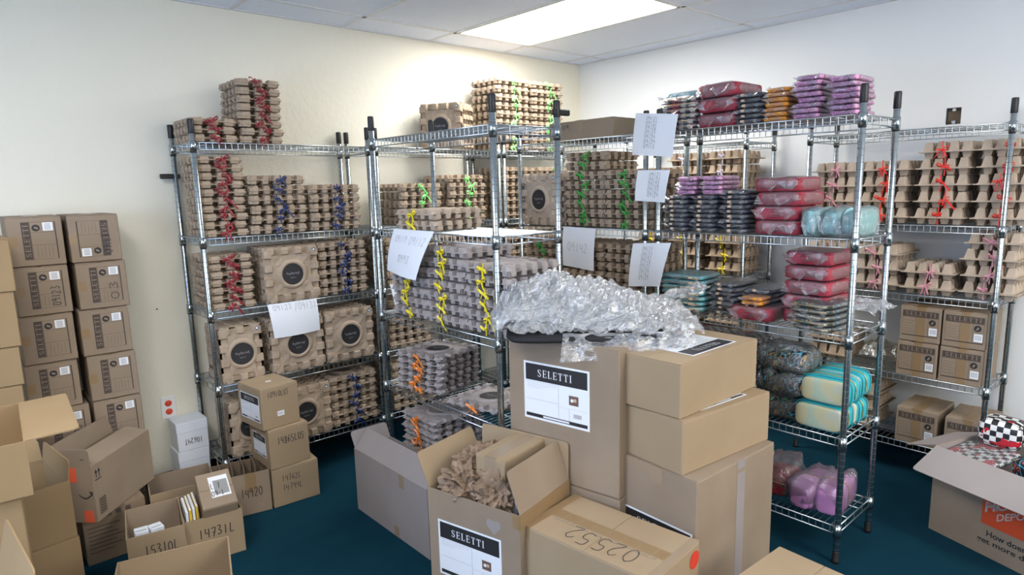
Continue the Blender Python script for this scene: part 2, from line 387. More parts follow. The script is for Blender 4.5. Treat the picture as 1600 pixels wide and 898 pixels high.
# handwriting strokes on a 0.6 x 1 cell
HW = {'0': [[(.3, 1), (.08, .75), (.08, .25), (.3, 0), (.52, .25), (.52, .75), (.3, 1)]], '1': [[(.3, 1), (.28, 0)]], '2': [[(.08, .8), (.3, 1), (.5, .78), (.35, .4), (.05, .02), (.55, .04)]],
 '3': [[(.08, .92), (.35, 1), (.48, .78), (.25, .55), (.52, .3), (.35, .02), (.05, .08)]], '4': [[(.1, 1), (.08, .5), (.5, .5)], [(.48, .95), (.46, 0)]], '5': [[(.5, 1), (.14, .98), (.1, .58), (.4, .55), (.5, .25), (.3, 0), (.05, .08)]],
 '6': [[(.45, 1), (.12, .55), (.1, .15), (.3, 0), (.5, .2), (.35, .45), (.12, .3)]], '7': [[(.05, .95), (.52, 1), (.25, 0)], [(.15, .5), (.45, .52)]], '8': [[(.45, .9), (.25, 1), (.12, .8), (.45, .3), (.3, 0), (.1, .2), (.45, .75), (.45, .9)]],
 '9': [[(.5, .9), (.25, 1), (.08, .75), (.25, .55), (.5, .8), (.45, 0)]], 'L': [[(.12, 1), (.08, .02), (.5, .06)]], 'U': [[(.1, 1), (.1, .2), (.3, 0), (.5, .2), (.5, 1)]], 'S': [[(.5, .9), (.25, 1), (.1, .78), (.45, .35), (.3, 0), (.05, .1)]],
 'G': [[(.5, .9), (.25, 1), (.08, .5), (.3, 0), (.5, .2), (.5, .45), (.3, .45)]], 'T': [[(.05, 1), (.55, 1)], [(.3, 1), (.3, 0)]], '/': [[(.5, 1.1), (.1, -.1)]], '-': [[(.1, .5), (.5, .5)]], ' ': []}
def smooth_line(P, sub=3):
    if len(P) < 3: return P
    out = []
    for i in range(len(P)-1):
        a, b_, c, d = P[max(i-1, 0)], P[i], P[i+1], P[min(i+2, len(P)-1)]
        for k in range(sub):
            t = k/sub; out.append(.5*((2*b_)+(c-a)*t+(2*a-5*b_+4*c-d)*t*t+(3*b_-a-3*c+d)*t**3))
    return out+[P[-1]]
def scrawl(b, txt, s0, t0, s1, t1, m, T, wd=.0018, eps=.001, seed=0, flip=False):
    rr = random.Random(seed); n = len(txt); cw = (s1-s0)/n; ch = t1-t0
    if flip: T = T @ T3(((s0+s1), (t0+t1), 0)) @ RZ(math.pi)
    for i, c in enumerate(txt):
        jx, jy = rr.uniform(-.04, .04), rr.uniform(-.08, .08)
        for st in HW[c]:
            P = smooth_line([Vector((s0+(i+.08+(x+jx)*1.35)*cw, t0+(y+jy)*ch, eps)) for x, y in st])
            vs = []; fs = []
            for k, p in enumerate(P):
                d = P[min(k+1, len(P)-1)]-P[max(k-1, 0)]
                d = d.normalized() if d.length > 1e-9 else Vector((1, 0, 0)); nn = Vector((-d.y, d.x, 0))*wd
                vs += [p-nn, p+nn]
            for k in range(len(P)-1): fs.append((2*k, 2*k+2, 2*k+3, 2*k+1))
            b.add(vs, fs, m, T)
def rect(b, s0, t0, s1, t1, m, T, eps=.0006):
    b.add([(s0, t0, eps), (s1, t0, eps), (s1, t1, eps), (s0, t1, eps)], [(0, 1, 2, 3)], m, T)
def disc(b, s, t, r, m, T, eps=.0008, n=20, r2=0):
    if r2:
        vs = [(s+q*math.cos(2*math.pi*k/n), t+q*math.sin(2*math.pi*k/n), eps) for k in range(n) for q in (r2, r)]
        b.add(vs, [(2*k, 2*k+1, (2*k+3) % (2*n), (2*k+2) % (2*n)) for k in range(n)], m, T)
    else: b.add([(s+r*math.cos(2*math.pi*k/n), t+r*math.sin(2*math.pi*k/n), eps) for k in range(n)], [tuple(range(n))], m, T)
def face_T(face, w, d, h):
    if face == 'S': c = ((1, 0, 0), (0, 0, 1), (0, -1, 0), (0, 0, 0))
    elif face == 'W': c = ((0, -1, 0), (0, 0, 1), (-1, 0, 0), (0, d, 0))
    elif face == 'T': c = ((1, 0, 0), (0, 1, 0), (0, 0, 1), (0, 0, h))
    m = Matrix.Identity(4)
    for j in range(4):
        for i in range(3): m[i][j] = c[j][i]
    return m
def printed_panel(b, w, h, T):
    """brown panel printed on the small cartons: band with the wordmark, fine print, round mark, white sticker, bar"""
    rect(b, 0, h*.76, w, h, 'print_brown', T, .0006); serif_word(b, w*.08, h*.80, w*.92, h*.96, 'kraft_old', T, .001)
    for y in (.02, .74): rect(b, 0, h*y, w, h*y+.0012, 'print_brown', T)
    for x in (0, .38, .72, .992): rect(b, w*x, 0, w*x+.001, h*.76, 'print_brown', T)
    rect(b, 0, 0, w, h*.035, 'print_brown', T)
    for k in range(5): rect(b, w*.04, h*(.16+.11*k), w*(.34-.05*(k % 2)), h*(.16+.11*k)+.0008, 'print_brown', T)
    disc(b, w*.84, h*.58, h*.12, 'print_black', T); disc(b, w*.85, h*.60, h*.035, 'kraft_old', T, .001); disc(b, w*.83, h*.55, h*.035, 'kraft_old', T, .001)
    rect(b, w*.76, h*.08, w*.98, h*.38, 'label_white', T, .0011)
    for k in range(5): rect(b, w*(.79+.035*k), h*.14, w*(.805+.035*k), h*.33, 'print_grey', T, .0014)
def ship_label(b, w, h, T, thumb=True):
    """white address label with black wordmark band"""
    rect(b, 0, 0, w, h, 'label_white', T, .0006)
    rect(b, w*.03, h*.68, w*.97, h*.965, 'print_black', T, .0009); serif_word(b, w*.22, h*.755, w*.74, h*.88, 'label_white', T, .0012)
    rect(b, w*.03, h*.04, w*.97, h*.10, 'print_black', T, .0009)
    rect(b, w*.30, h*.055, w*.70, h*.085, 'label_white', T, .0012)
    for y in (.655, .35): rect(b, w*.03, h*y, w*.54, h*y+.0008, 'print_grey', T, .0009)
    rect(b, w*.54, h*.1, w*.544, h*.655, 'print_grey', T, .0009); rect(b, w*.54, h*.31, w*.97, h*.312, 'print_grey', T, .0009); rect(b, w*.70, h*.1, w*.703, h*.31, 'print_grey', T, .0009)
    for k in range(3): rect(b, w*.05, h*(.62-.03*k), w*(.5-.12*k), h*(.62-.03*k)+.0006, 'print_grey', T, .0009)
    if thumb:
        rect(b, w*.70, h*.38, w*.84, h*.54, 'thumb_brown', T, .0010); disc(b, w*.745, h*.46, h*.03, 'label_white', T, .0013); disc(b, w*.79, h*.47, h*.03, 'beige_tag', T, .0013)
    for k in range(6): rect(b, w*(.77+.02*k), h*.17, w*(.778+.02*k), h*.24, 'print_black', T, .0010)

# ------------------------------------------------------------------ cartons
def carton(name, label, loc, rz, w, d, h, mat='kraft', cat='box', group=None, tape='x', tapem='tape_clear', rot=None, seed=1, drop=.06):
    """closed carton, origin at corner (0,0,0) = left front bottom"""
    r = thing(name, label, cat, loc, rz, group, rot)
    b = MB(); b.bbox(0, 0, 0, w, d, h-.004, .003, mat); b.build('body', r)
    rr = random.Random(seed); lift = rr.uniform(0, .003)
    for k in (0, 1):
        f = MB()
        if tape == 'y':   # seam runs along y
            x0, x1 = (0.001, w/2-.001) if k == 0 else (w/2+.001, w-.001)
            f.bbox(x0, .001, h-.004, x1, d-.001, h, .0012, mat)
        else:
            y0, y1 = (0.001, d/2-.001) if k == 0 else (d/2+.001, d-.001)
            f.bbox(.001, y0, h-.004, w-.001, y1, h, .0012, mat)
        f.build('flap', r)
    if tape:
        t = MB(); e = .0008
        if tape == 'x':
            t.box(-e, d/2-.025, h, w+e, d/2+.025, h+e, tapem); t.box(-e, d/2-.025, h-drop, 0, d/2+.025, h+e, tapem); t.box(w, d/2-.025, h-drop, w+e, d/2+.025, h+e, tapem)
        else:
            t.box(w/2-.025, -e, h, w/2+.025, d+e, h+e, tapem); t.box(w/2-.025, -e, h-drop, w/2+.025, 0, h+e, tapem); t.box(w/2-.025, d, h-drop, w/2+.025, d+e, h+e, tapem)
        t.build('tape', r)
    return r
def open_carton(name, label, loc, rz, w, d, h, flaps, mat='kraft', inner='kraft_inner', cat='box', rot=None, th=.004, group=None, wave=0.0):
    """flaps: {side: (angle from straight up, outward positive, length)}"""
    r = thing(name, label, cat, loc, rz, group, rot)
    b = MB()
    def wall(x0, y0, x1, y1): b.box(x0, y0, .004, x1, y1, h, mat)
    b.box(0, 0, 0, w, d, .004, mat)
    wall(0, 0, w, th); wall(0, d-th, w, d); wall(0, th, th, d-th); wall(w-th, th, w, d-th)
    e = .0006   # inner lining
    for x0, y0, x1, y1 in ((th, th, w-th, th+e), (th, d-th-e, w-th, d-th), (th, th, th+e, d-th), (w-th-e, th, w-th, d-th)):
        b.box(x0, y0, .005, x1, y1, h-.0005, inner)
    b.build('body', r)
    for s, (ang, L) in flaps.items():
        f = MB(); a = R_(ang)
        n = {'S': (0, -1), 'N': (0, 1), 'W': (-1, 0), 'E': (1, 0)}[s]
        W_ = w if s in 'SN' else d
        org = {'S': (0, th/2), 'N': (w, d-th/2), 'W': (th/2, d), 'E': (w-th/2, 0)}[s]
        tx = {'S': (1, 0), 'N': (-1, 0), 'W': (0, -1), 'E': (0, 1)}[s]
        m = Matrix.Identity(4)
        up = Vector((n[0]*math.sin(a), n[1]*math.sin(a), math.cos(a)))
        ux = Vector((tx[0], tx[1], 0)); nz = ux.cross(up)
        for i in range(3): m[i][0] = ux[i]; m[i][1] = up[i]; m[i][2] = nz[i]
        m[0][3], m[1][3], m[2][3] = org[0], org[1], h
        k = .012
        # outline with slightly rounded outer corners
        o = [(.004, 0), (W_-.004, 0), (W_-.004, L-k), (W_-.004-k*.4, L-k*.25), (W_-.006-k, L), (.006+k, L), (.004+k*.4, L-k*.25), (.004, L-k)]
        nO = len(o)
        vs = [(x, y, z) for z in (-th/2, th/2) for x, y in o]
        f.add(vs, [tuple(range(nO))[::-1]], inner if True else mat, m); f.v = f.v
        f2 = [tuple(range(nO, 2*nO))]+[(i, (i+1) % nO, nO+(i+1) % nO, nO+i) for i in range(nO)]
        f.add(vs, f2, mat, m)
        f.build('flap', r)
    return r
def decal(r, name, fn, label=None):
    b = MB(); fn(b); o = b.build(name, r)
    if label: o['label'] = label
    return o

# ------------------------------------------------------------------ wire shelving racks
RL, RD, RH = .89, .335, 1.86
_rk = {}
def rack_meshes():
    b = MB(); b.lathe([(.0115, .03), (.0125, .031), (.0125, 1.805), (.011, 1.806)], 'chrome', 14)
    z = .06
    while z < 1.79:
        b.lathe([(.01245, z-.0012), (.01275, z-.0008), (.01275, z+.0008), (.01245, z+.0012)], 'post_groove', 12, cap=False); z += .0254
    _rk['post'] = b.mesh('post')
    b = MB(); b.lathe([(.0135, 1.795), (.0145, 1.797), (.0143, 1.855), (.0125, 1.86)], 'black_plastic', 14); _rk['cap'] = b.mesh('cap')
    b = MB(); b.lathe([(.011, 0), (.0150, .001), (.0150, .012), (.0135, .014), (.0135, .048), (.0125, .05)], 'black_plastic', 14); _rk['foot'] = b.mesh('foot')
    b = MB(); wr = .0024
    # shelf: local x 0..RL , y 0..RD , top surface z = 0
    for y in (0, RD):
        b.tube([(.014, y, 0), (RL-.014, y, 0)], .0032, 'chrome_wire', 6); b.tube([(.014, y, -.031), (RL-.014, y, -.031)], .0030, 'chrome_wire', 6)
        n = 31
        for k in range(1, n): x = RL*k/n; b.tube([(x, y, 0), (x, y, -.031)], .0023, 'chrome_wire', 4, cap=False)
    for x in (0, RL):
        b.tube([(x, .014, 0), (x, RD-.014, 0)], .0032, 'chrome_wire', 6); b.tube([(x, .014, -.031), (x, RD-.014, -.031)], .0030, 'chrome_wire', 6)
        for k in range(1, 4): y = RD*k/4; b.tube([(x, y, 0), (x, y, -.031)], .0022, 'chrome_wire', 4, cap=False)
    n = 34
    for k in range(1, n): x = RL*k/n; b.tube([(x, 0, .001), (x, RD, .001)], .0018, 'chrome_wire', 4, cap=False)
    for y in (RD*.33, RD*.67): b.tube([(0, y, -.004), (RL, y, -.004)], .0028, 'chrome_wire', 5)
    for x in (0, RL):
        for y in (0, RD): b.lathe([(.0135, -.040), (.0165, -.040), (.0160, .008), (.0135, .008)], 'chrome', 12, T3((x, y, 0)))
    _rk['shelf'] = b.mesh('shelf')
    b = MB()
    b.lathe([(.0130, -.046), (.0148, -.046), (.0142, -.039), (.013, -.039)], 'black_plastic', 10); _rk['clip'] = b.mesh('clip')
    b = MB(); b.box(-.07, -.010, -.012, .02, .010, .012, 'black_plastic', b=.004); _rk['strap'] = b.mesh('strap')
rack_meshes()
def rack(label, x, y, rz, levels, strap=None):
    """(x,y) = world position of local corner (0,0); local x runs along the length"""
    r = thing('wire_shelving_rack', label, 'shelving rack', (x, y, 0), rz, 'chrome wire shelving racks')
    for px in (0, RL):
        for py in (0, RD):
            p = link('post', _rk['post'], r); p.location = (px, py, 0)
            link('cap', _rk['cap'], p); link('foot', _rk['foot'], p)
    for z in levels:
        s = link('shelf', _rk['shelf'], r); s.location = (0, 0, z)
        for px in (0, RL):
            for py in (0, RD): c = link('clip', _rk['clip'], s); c.location = (px, py, 0)
    for (sx, sy, sz, a) in (strap or []):
        s = link('end_bracket', _rk['strap'], r); s.location = (sx, sy, sz); s.rotation_euler = (0, 0, a)
    return r
LA = [1.755, 1.31, .955, .585, .205]; LC = [1.752, 1.335, .933, .578, .15]; LD = [1.755, 1.302, .932, .522, .153]; LE = [1.755, 1.297, .953, .541, .19]
rack('chrome rack at far left holding red and blue ribboned pulp trays', -2.999, -.374, 0, LA, [(0, RD, 1.61, 0)])
rack('chrome rack against left wall, partly behind the rack with yellow ribbons', -2.062, -.374, 0, LA)
rack('chrome rack in the far corner under the tallest tray stacks', -1.125, -.374, 0, LA)
rack('chrome rack beside the plastic heap, empty top shelf and yellow ribbons below', -2.362, -.875, R_(-90), LC, [(RL, RD, 1.815, R_(-90))])   # local y -> +x
rack('chrome rack in middle row with a flat carton on top', -1.417, -.855, R_(-90), LD)
rack('nearest chrome rack, full of bagged pouches and teal bags', -1.417, -1.820, R_(-90), LD)
rack('chrome rack on right wall behind the pouches, lilac ribboned trays', -.40, -.80, R_(-90), LE)
rack('chrome rack at right end with red ribboned trays and cartons', -.40, -2.065, R_(-90), LE, [(.89, .335, 1.03, R_(180))])

# ------------------------------------------------------------------ moulded pulp tray packs
def axis_lines(s, n, fill, t, band):
    L = [-s, s, -s+.002, s-.002]
    p = 2*s/n; blocks = []
    for i in range(n):
        c = -s+p*(i+.5); hb = p*fill/2; blocks.append((c-hb, c+hb)); L += [c-hb, c-hb+t, c+hb-t, c+hb]
    if band: L += [-s+band, -s+band+.006, s-band, s-band-.006, 0, -s*.3, s*.3]
    L = sorted(L); out = []
    for v in L:
        if not out or v-out[-1] > .0009: out.append(v)
    return out, blocks
def tray_shell(name, w, d, h, n=5, fill=.56, t=.006, style='ring', mat='pulp_tan', seed=0, nd=None, ringr=.056):
    """upper shell, flange at z=0, tops at z=h; w along x, d along y"""
    rr = random.Random(seed); b = MB(); sx, sy = w/2, d/2; nd = nd or n
    band = .036 if style == 'ring' else 0
    xs, bx = axis_lines(sx, n, fill, t, band); ys, by = axis_lines(sy, nd, fill, t, band)
    jb = {(i, j): rr.uniform(.90, 1.0) for i in range(-1, n) for j in range(-1, nd)}
    def inb(v, bl):
        for i, (a, c) in enumerate(bl):
            if a+t-1e-4 <= v <= c-t+1e-4: return i
        return -1
    def H(x, y):
        ex, ey = sx-abs(x), sy-abs(y); e = min(ex, ey)
        if e < .001: return 0.0
        ix, iy = inb(x, bx), inb(y, by)
        if style == 'crate':
            if ix >= 0 and iy >= 0: return h*jb[(ix, iy)]
            return h*.10
        if e < .0025: 
            k = iy if ex < ey else ix
            return (h*.82 if k >= 0 else h*.06)
        if e < band+.002:
            k = (iy if ex < ey else ix)
            if ex < band and ey < band: return h*.8
            if k >= 0: return h*jb[(ix if ex >= ey else -1, iy if ex < ey else -1)]
            return h*.12
        rr_ = math.hypot(x, y)
        dg = abs(abs(x)/sx-abs(y)/sy)
        return h*(.72 if dg < .16 and rr_ > ringr*1.3 else .50)
    vs = []; nx, ny = len(xs), len(ys)
    for y in ys:
        for x in xs: vs.append((x+rr.uniform(-.0007, .0007), y+rr.uniform(-.0007, .0007), H(x, y)))
    fs = [(j*nx+i, j*nx+i+1, (j+1)*nx+i+1, (j+1)*nx+i) for j in range(ny-1) for i in range(nx-1)]
    b.add(vs, fs, mat)
    lip = .011 if style == 'crate' else -.0005; lt = .0028 if style == 'crate' else .002
    b.box(-sx-lip, -sy-lip, -lt, sx+lip, sy+lip, lt, mat)
    if style == 'ring':
        b.lathe([(ringr*1.42, h*.45), (ringr*1.30, h*.88), (ringr*1.18, h), (ringr*1.04, h), (ringr, h*.80), (.001, h*.78)], mat, 28, cap=False)
        b.lathe([(.018, h*.5), (.016, h), (.0135, h), (.012, h*.9)], mat, 14, T3((sx-.024, sy-.024, 0)), cap=False)
    return b.mesh(name)
_rib = {}
def ribbon_mesh(color, h, y, seed):
    key = (color, round(h, 3), round(y, 3), seed)
    if key in _rib: return _rib[key]
    rr = random.Random(seed*7+3); b = MB(); m = 'ribbon_'+color; wd = .0042
    b.box(-wd*.6, y-.003, -.001, wd*.6, y-.001, h+.001, m)
    zc = h*rr.uniform(.45, .62); c = Vector((0, y-.007, zc))
    b.bbox(-.006, y-.013, zc-.006, .006, y-.003, zc+.006, .002, m)
    for sgn in (-1, 1):
        L = rr.uniform(.016, .036); dz = rr.uniform(-.016, .016)
        P = []
        for k in range(9):
            t = k/8; a = t*math.pi*2
            P.append(c+Vector((sgn*L*math.sin(t*math.pi), -.004-.006*math.sin(a), dz*math.sin(t*math.pi)+.007*math.sin(a))))
        b.strip(P, Vector((0, wd*.6, wd*.8)), m)
        L2 = rr.uniform(.018, .050); ax = rr.uniform(.2, 1.6); rr_s = rr.choice((1, 1, -.3, .5))
        P = [c+Vector((sgn*L2*t*ax*.7, -.004-.004*math.sin(t*3), -L2*t*rr_s*.8+.006*math.sin(t*5))) for t in [k/5 for k in range(6)]]
        b.strip(P, Vector((wd*.8, 0, wd*.6)), m)
    _rib[key] = b.mesh('ribbon'); return _rib[key]
_shell = {}
KINDS = {  # w, d, pitch, blocks, fill, style
    'slim': (.205, .285, .0385, 3, .66, 'ring'), 'deep': (.285, .285, .049, 5, .58, 'ring'), 'crate': (.212, .275, .083, 4, .80, 'crate'), 'grey': (.285, .285, .031, 5, .55, 'ring'), 'face': (.285, .285, .049, 4, .60, 'ring'), 'slimface': (.205, .285, .0385, 3, .60, 'ring')}
def shell(kind, mat, var):
    k = (kind, mat, var)
    if k not in _shell:
        w, d, p, n, fl, st = KINDS[kind]
        nd = {'slim': 5, 'slimface': 4}.get(kind, n+(1 if st == 'crate' else 0))
        up = p*.5 if st == 'ring' else p*.58
        lo = p*.46 if st == 'ring' else p*.40
        t = .005 if st == 'ring' else .008
        _shell[k] = (tray_shell('upper_tray', w, d, up, n, fl, t, st, mat, var, nd), tray_shell('lower_tray', w*(.97 if st == 'crate' else 1), d*.97, lo, n, fl, t, st, mat, var+9, nd), up, lo)
    return _shell[k]
_lab = {}
def hybrid_label(z, big=True):
    if round(z, 3) in _lab: return _lab[round(z, 3)]
    b = MB(); T = Matrix.Identity(4); disc(b, 0, 0, .0555, 'print_black', T, z, 26)
    put_text(b, 'hybrid', -.032, -.006, .032, .011, 'print_grey', T, z+.0006); put_text(b, 'SELETTI', -.014, -.022, .014, -.016, 'print_grey', T, z+.0006)
    _lab[round(z, 3)] = b.mesh('label'); return _lab[round(z, 3)]
_pk = [0]
def pack(kind, mat, color, loc, rz, label, group, show_label=False, flip=False, rot=None, parent=None, bows=1):
    _pk[0] += 1; w, d, p, n, fl, st = KINDS[kind]
    up, lo, hu, hl = shell(kind, mat, _pk[0] % 3)
    r = thing('pulp_tray_pack', label, 'pulp tray pack', loc, rz, group, rot)
    u = link('upper_tray', up, r); u.location = (0, 0, hl)
    l = link('lower_tray', lo, r); l.location = (0, 0, hl); l.rotation_euler = (math.pi, 0, 0)
    if color:
        o = link('ribbon', ribbon_mesh(color, hu+hl, -d/2-.001, _pk[0] % 9), r); o.location = (((_pk[0]*37) % 11-5)*.0035, 0, 0)
    if show_label:
        o = link('label', hybrid_label(hu*.80), r); o.location = (0, 0, hl)
        b = MB(); disc(b, w/2-.024, d/2-.024, .0115, 'label_white', Matrix.Identity(4), hu*.92, 14); disc(b, w/2-.024, d/2-.024, .010, 'print_black', Matrix.Identity(4), hu*.92+.0004, 14); disc(b, w/2-.024, d/2-.024, .006, 'label_white', Matrix.Identity(4), hu*.92+.0008, 8)
        o = b.build('sticker', r); o.location = (0, 0, hl)
    return r
def stack(desc, kind, mat, color, x, y, z, n, rz=0, jit=.006, top_label=False, pitch=None, group=None):
    """n packs lying flat; ribbons face local -y"""
    w, d, p, *_ = KINDS[kind]; p = pitch or p; rr = random.Random(hash_(desc))
    short = {'slim': 'slim', 'deep': 'pulp', 'crate': 'egg-crate', 'grey': 'grey'}[kind]
    for i in range(n):
        lab = f"{short} tray pack, {color or 'no'} ribbon, {ordn(i, n)} in {desc}"
        pack(kind, mat, color, (x+rr.uniform(-jit, jit), y+rr.uniform(-jit, jit), z+.004+p*i), rz+rr.uniform(-.03, .03), lab, group or f'{color or "plain"} ribboned tray packs', show_label=(top_label and i == n-1))
def upright(desc, kind, mat, color, x, y, z, n, facing=0, tilt=0, group=None, depth_step=None):
    """packs standing on edge one behind another; the first one shows its face towards local -y"""
    w, d, p, *_ = KINDS[kind]; p = depth_step or p
    for i in range(n):
        a = facing; off = Vector((0, p*i, 0)); off.rotate(Matrix.Rotation(a, 3, 'Z'))
        m = RZ(a) @ RX(R_(90)+tilt)
        lab = f"pulp tray pack standing on edge, {'front' if i == 0 else ORD2[i]} of {desc}"
        # local z (pack height) -> towards viewer (-y)
        pack({'deep': 'face', 'slim': 'slimface'}[kind] if i == 0 else kind, mat, color if i == 0 else None, Vector((x, y, z+d/2+.006))+off, 0, lab, group or 'tray packs standing on edge', show_label=(i == 0), rot=m.to_euler())
ORD2 = ['front', 'second', 'third', 'fourth', 'fifth', 'sixth', 'seventh']
def hash_(s): return sum((i+1)*ord(c) for i, c in enumerate(s)) % 99991

YA = -.222
# far left rack
stack('left end of far left rack top', 'slim', 'pulp_tan', 'maroon', -2.895, YA, 1.755, 3)
stack('tall stack on far left rack top', 'slim', 'pulp_tan', 'maroon', -2.665, YA, 1.755, 8)
stack('far left rack second shelf', 'slim', 'pulp_tan', 'maroon', -2.880, YA, 1.31, 10)
stack('far left rack second shelf middle', 'deep', 'pulp_tan', 'navy', -2.618, YA, 1.31, 6)
stack('far left rack second shelf right', 'deep', 'pulp_tan', 'navy', -2.305, YA, 1.31, 5)
stack('far left rack third shelf', 'slim', 'pulp_tan', 'maroon', -2.880, YA, .955, 7)
upright('third shelf row, far left rack', 'deep', 'pulp_tan', 'navy', -2.588, -.345, .955, 5, depth_step=.05)
stack('far left rack third shelf right', 'deep', 'pulp_tan', 'navy', -2.292, YA, .955, 6)
upright('left row, fourth shelf, far left rack', 'slim', 'pulp_tan', 'maroon', -2.872, -.348, .585, 6, depth_step=.0385)
upright('middle row, fourth shelf, far left rack', 'deep', 'pulp_tan', None, -2.588, -.345, .585, 5, depth_step=.05)
upright('right row, fourth shelf, far left rack', 'deep', 'pulp_tan', None, -2.290, -.345, .585, 5, depth_step=.05)
upright('left row, bottom shelf, far left rack', 'slim', 'pulp_tan', 'maroon', -2.860, -.348, .205, 6, depth_step=.0385)
upright('middle row, bottom shelf, far left rack', 'deep', 'pulp_tan', 'navy', -2.575, -.345, .205, 5, depth_step=.05)
stack('far left rack bottom shelf right', 'deep', 'pulp_tan', 'navy', -2.278, YA, .205, 6)
# rack behind, along the left wall
stack('second shelf, behind yellow bow packs', 'deep', 'pulp_tan', 'lime', -1.76, YA, 1.31, 5)
stack('second shelf, right beside the green bow', 'deep', 'pulp_tan', 'lime', -1.42, YA, 1.31, 6)
for i, xx in enumerate((-1.885, -1.59, -1.29)):
    nm = ('left', 'middle', 'right')[i]
    stack(f'wall rack third shelf {nm}', 'deep', 'pulp_tan', None, xx, YA, .955, 6)
    if i != 1: stack(f'wall rack fourth shelf {nm}', 'deep', 'pulp_tan', None if i < 2 else 'green', xx, YA, .585, 6)
    if i == 0: stack(f'wall rack bottom shelf {nm}', 'deep', 'pulp_tan', None, xx, YA, .205, 6)
# corner rack
upright('row on top of corner rack, left', 'deep', 'pulp_tan', None, -1.485, -.215, 1.755, 4, facing=R_(-62), depth_step=.05)
stack('big stack near ceiling, left', 'deep', 'pulp_tan', 'lime', -1.02, YA, 1.755, 9, pitch=.0525)
stack('big stack near ceiling, right', 'deep', 'pulp_tan', 'lime', -.70, YA, 1.755, 9, pitch=.0525)
for i, xx in enumerate((-.98, -.67)):
    nm = ('left', 'right')[i]
    stack(f'corner rack second shelf {nm}', 'deep', 'pulp_tan', 'green' if i else None, xx, YA, 1.31, 7)
    stack(f'corner rack third shelf {nm}', 'deep', 'pulp_tan', None, xx, YA, .955, 6)
# rack with yellow ribbons (ribbons face -x => rz = -90)
Z9 = R_(-90); XC = -2.205
stack('empty-looking shelf under top, yellow rack', 'deep', 'pulp_pale', 'yellow', XC, -1.17, 1.335, 2, rz=Z9+R_(4), jit=.004)
stack('yellow rack, far column', 'deep', 'pulp_grey', 'yellow', XC, -1.095, .933, 6, rz=Z9)
stack('yellow rack, middle column', 'deep', 'pulp_grey', 'yellow', XC, -1.384, .933, 7, rz=Z9, pitch=.0495)
stack('yellow rack, near column', 'deep', 'pulp_grey', 'yellow', XC, -1.673, .933, 6, rz=Z9)
stack('orange column, yellow rack fourth shelf', 'grey', 'pulp_grey', 'orange', XC, -1.11, .578, 6, rz=Z9+R_(14), top_label=True, jit=.003)
stack('single pack right of the orange column', 'grey', 'pulp_grey', 'orange', XC+.01, -1.50, .578, 1, rz=Z9+R_(10), top_label=True)
stack('orange column under the fourth shelf', 'grey', 'pulp_grey', 'orange', XC, -1.13, .15, 10, rz=Z9)
# middle rack with green ribbons
XG = -1.255
upright('row at far end, middle rack', 'deep', 'pulp_pale', None, XG-.12, -1.005, 1.302, 4, facing=Z9, depth_step=.055)
stack('middle rack, column behind chrome post', 'deep', 'pulp_tan', 'green', XG+.02, -1.31, 1.302, 8, rz=Z9)
stack('middle rack, right column above number sheet', 'deep', 'pulp_tan', 'green', XG, -1.612, 1.302, 6, rz=Z9)
for i, yy in enumerate((-1.005, -1.31, -1.612)):
    nm = ('left', 'middle', 'right')[i]
    stack(f'middle rack third shelf {nm}', 'deep', 'pulp_tan', 'green' if i == 0 else None, XG, yy, .932, 6, rz=Z9)
# rack on right wall behind pouches
XF = -.225
stack('lilac column, wall rack second shelf', 'crate', 'pulp_tan', 'lilac', XF, -1.52, 1.297, 5, rz=Z9)
stack('lilac column left, wall rack second shelf', 'crate', 'pulp_tan', 'lilac', XF, -1.235, 1.297, 5, rz=Z9)
stack('far lilac column, wall rack second shelf', 'crate', 'pulp_tan', None, XF, -.965, 1.297, 4, rz=Z9)
for i, yy in enumerate((-.97, -1.25, -1.53)):
    nm = ('left', 'middle', 'right')[i]
    stack(f'yellow ribbon group {nm}, right wall rack', 'crate', 'pulp_tan', 'yellow', XF, yy, .953, 3, rz=Z9)
    stack(f'lower group {nm}, right wall rack', 'crate', 'pulp_tan', None, XF, yy, .541, 3, rz=Z9)
# right end rack
for i, (yy, n, c) in enumerate(((-2.185, 4, 'pink'), (-2.43, 4, 'red'), (-2.69, 5, 'red'), (-2.935, 5, 'red'))):
    nm = ('leftmost', 'second', 'third', 'rightmost')[i]
    stack(f'{nm} column, right end rack', 'crate', 'pulp_pale', c, XF, yy, 1.297, n, rz=Z9, pitch=.078)
for i, (yy, n) in enumerate(((-2.17, 3), (-2.42, 3), (-2.665, 2), (-2.915, 4))):
    nm = ('leftmost', 'second', 'third', 'rightmost')[i]
    stack(f'{nm} pink column below, right rack', 'crate', 'pulp_pale', 'pink', XF-(.03 if i == 2 else 0), yy, .953, n, rz=Z9, pitch=.077)
stack('short column at left, right rack fourth shelf', 'crate', 'pulp_tan', None, XF, -2.20, .541, 2, rz=Z9)
stack('short column beside bottom cartons', 'crate', 'pulp_tan', None, XF, -2.36, .19, 3, rz=Z9)

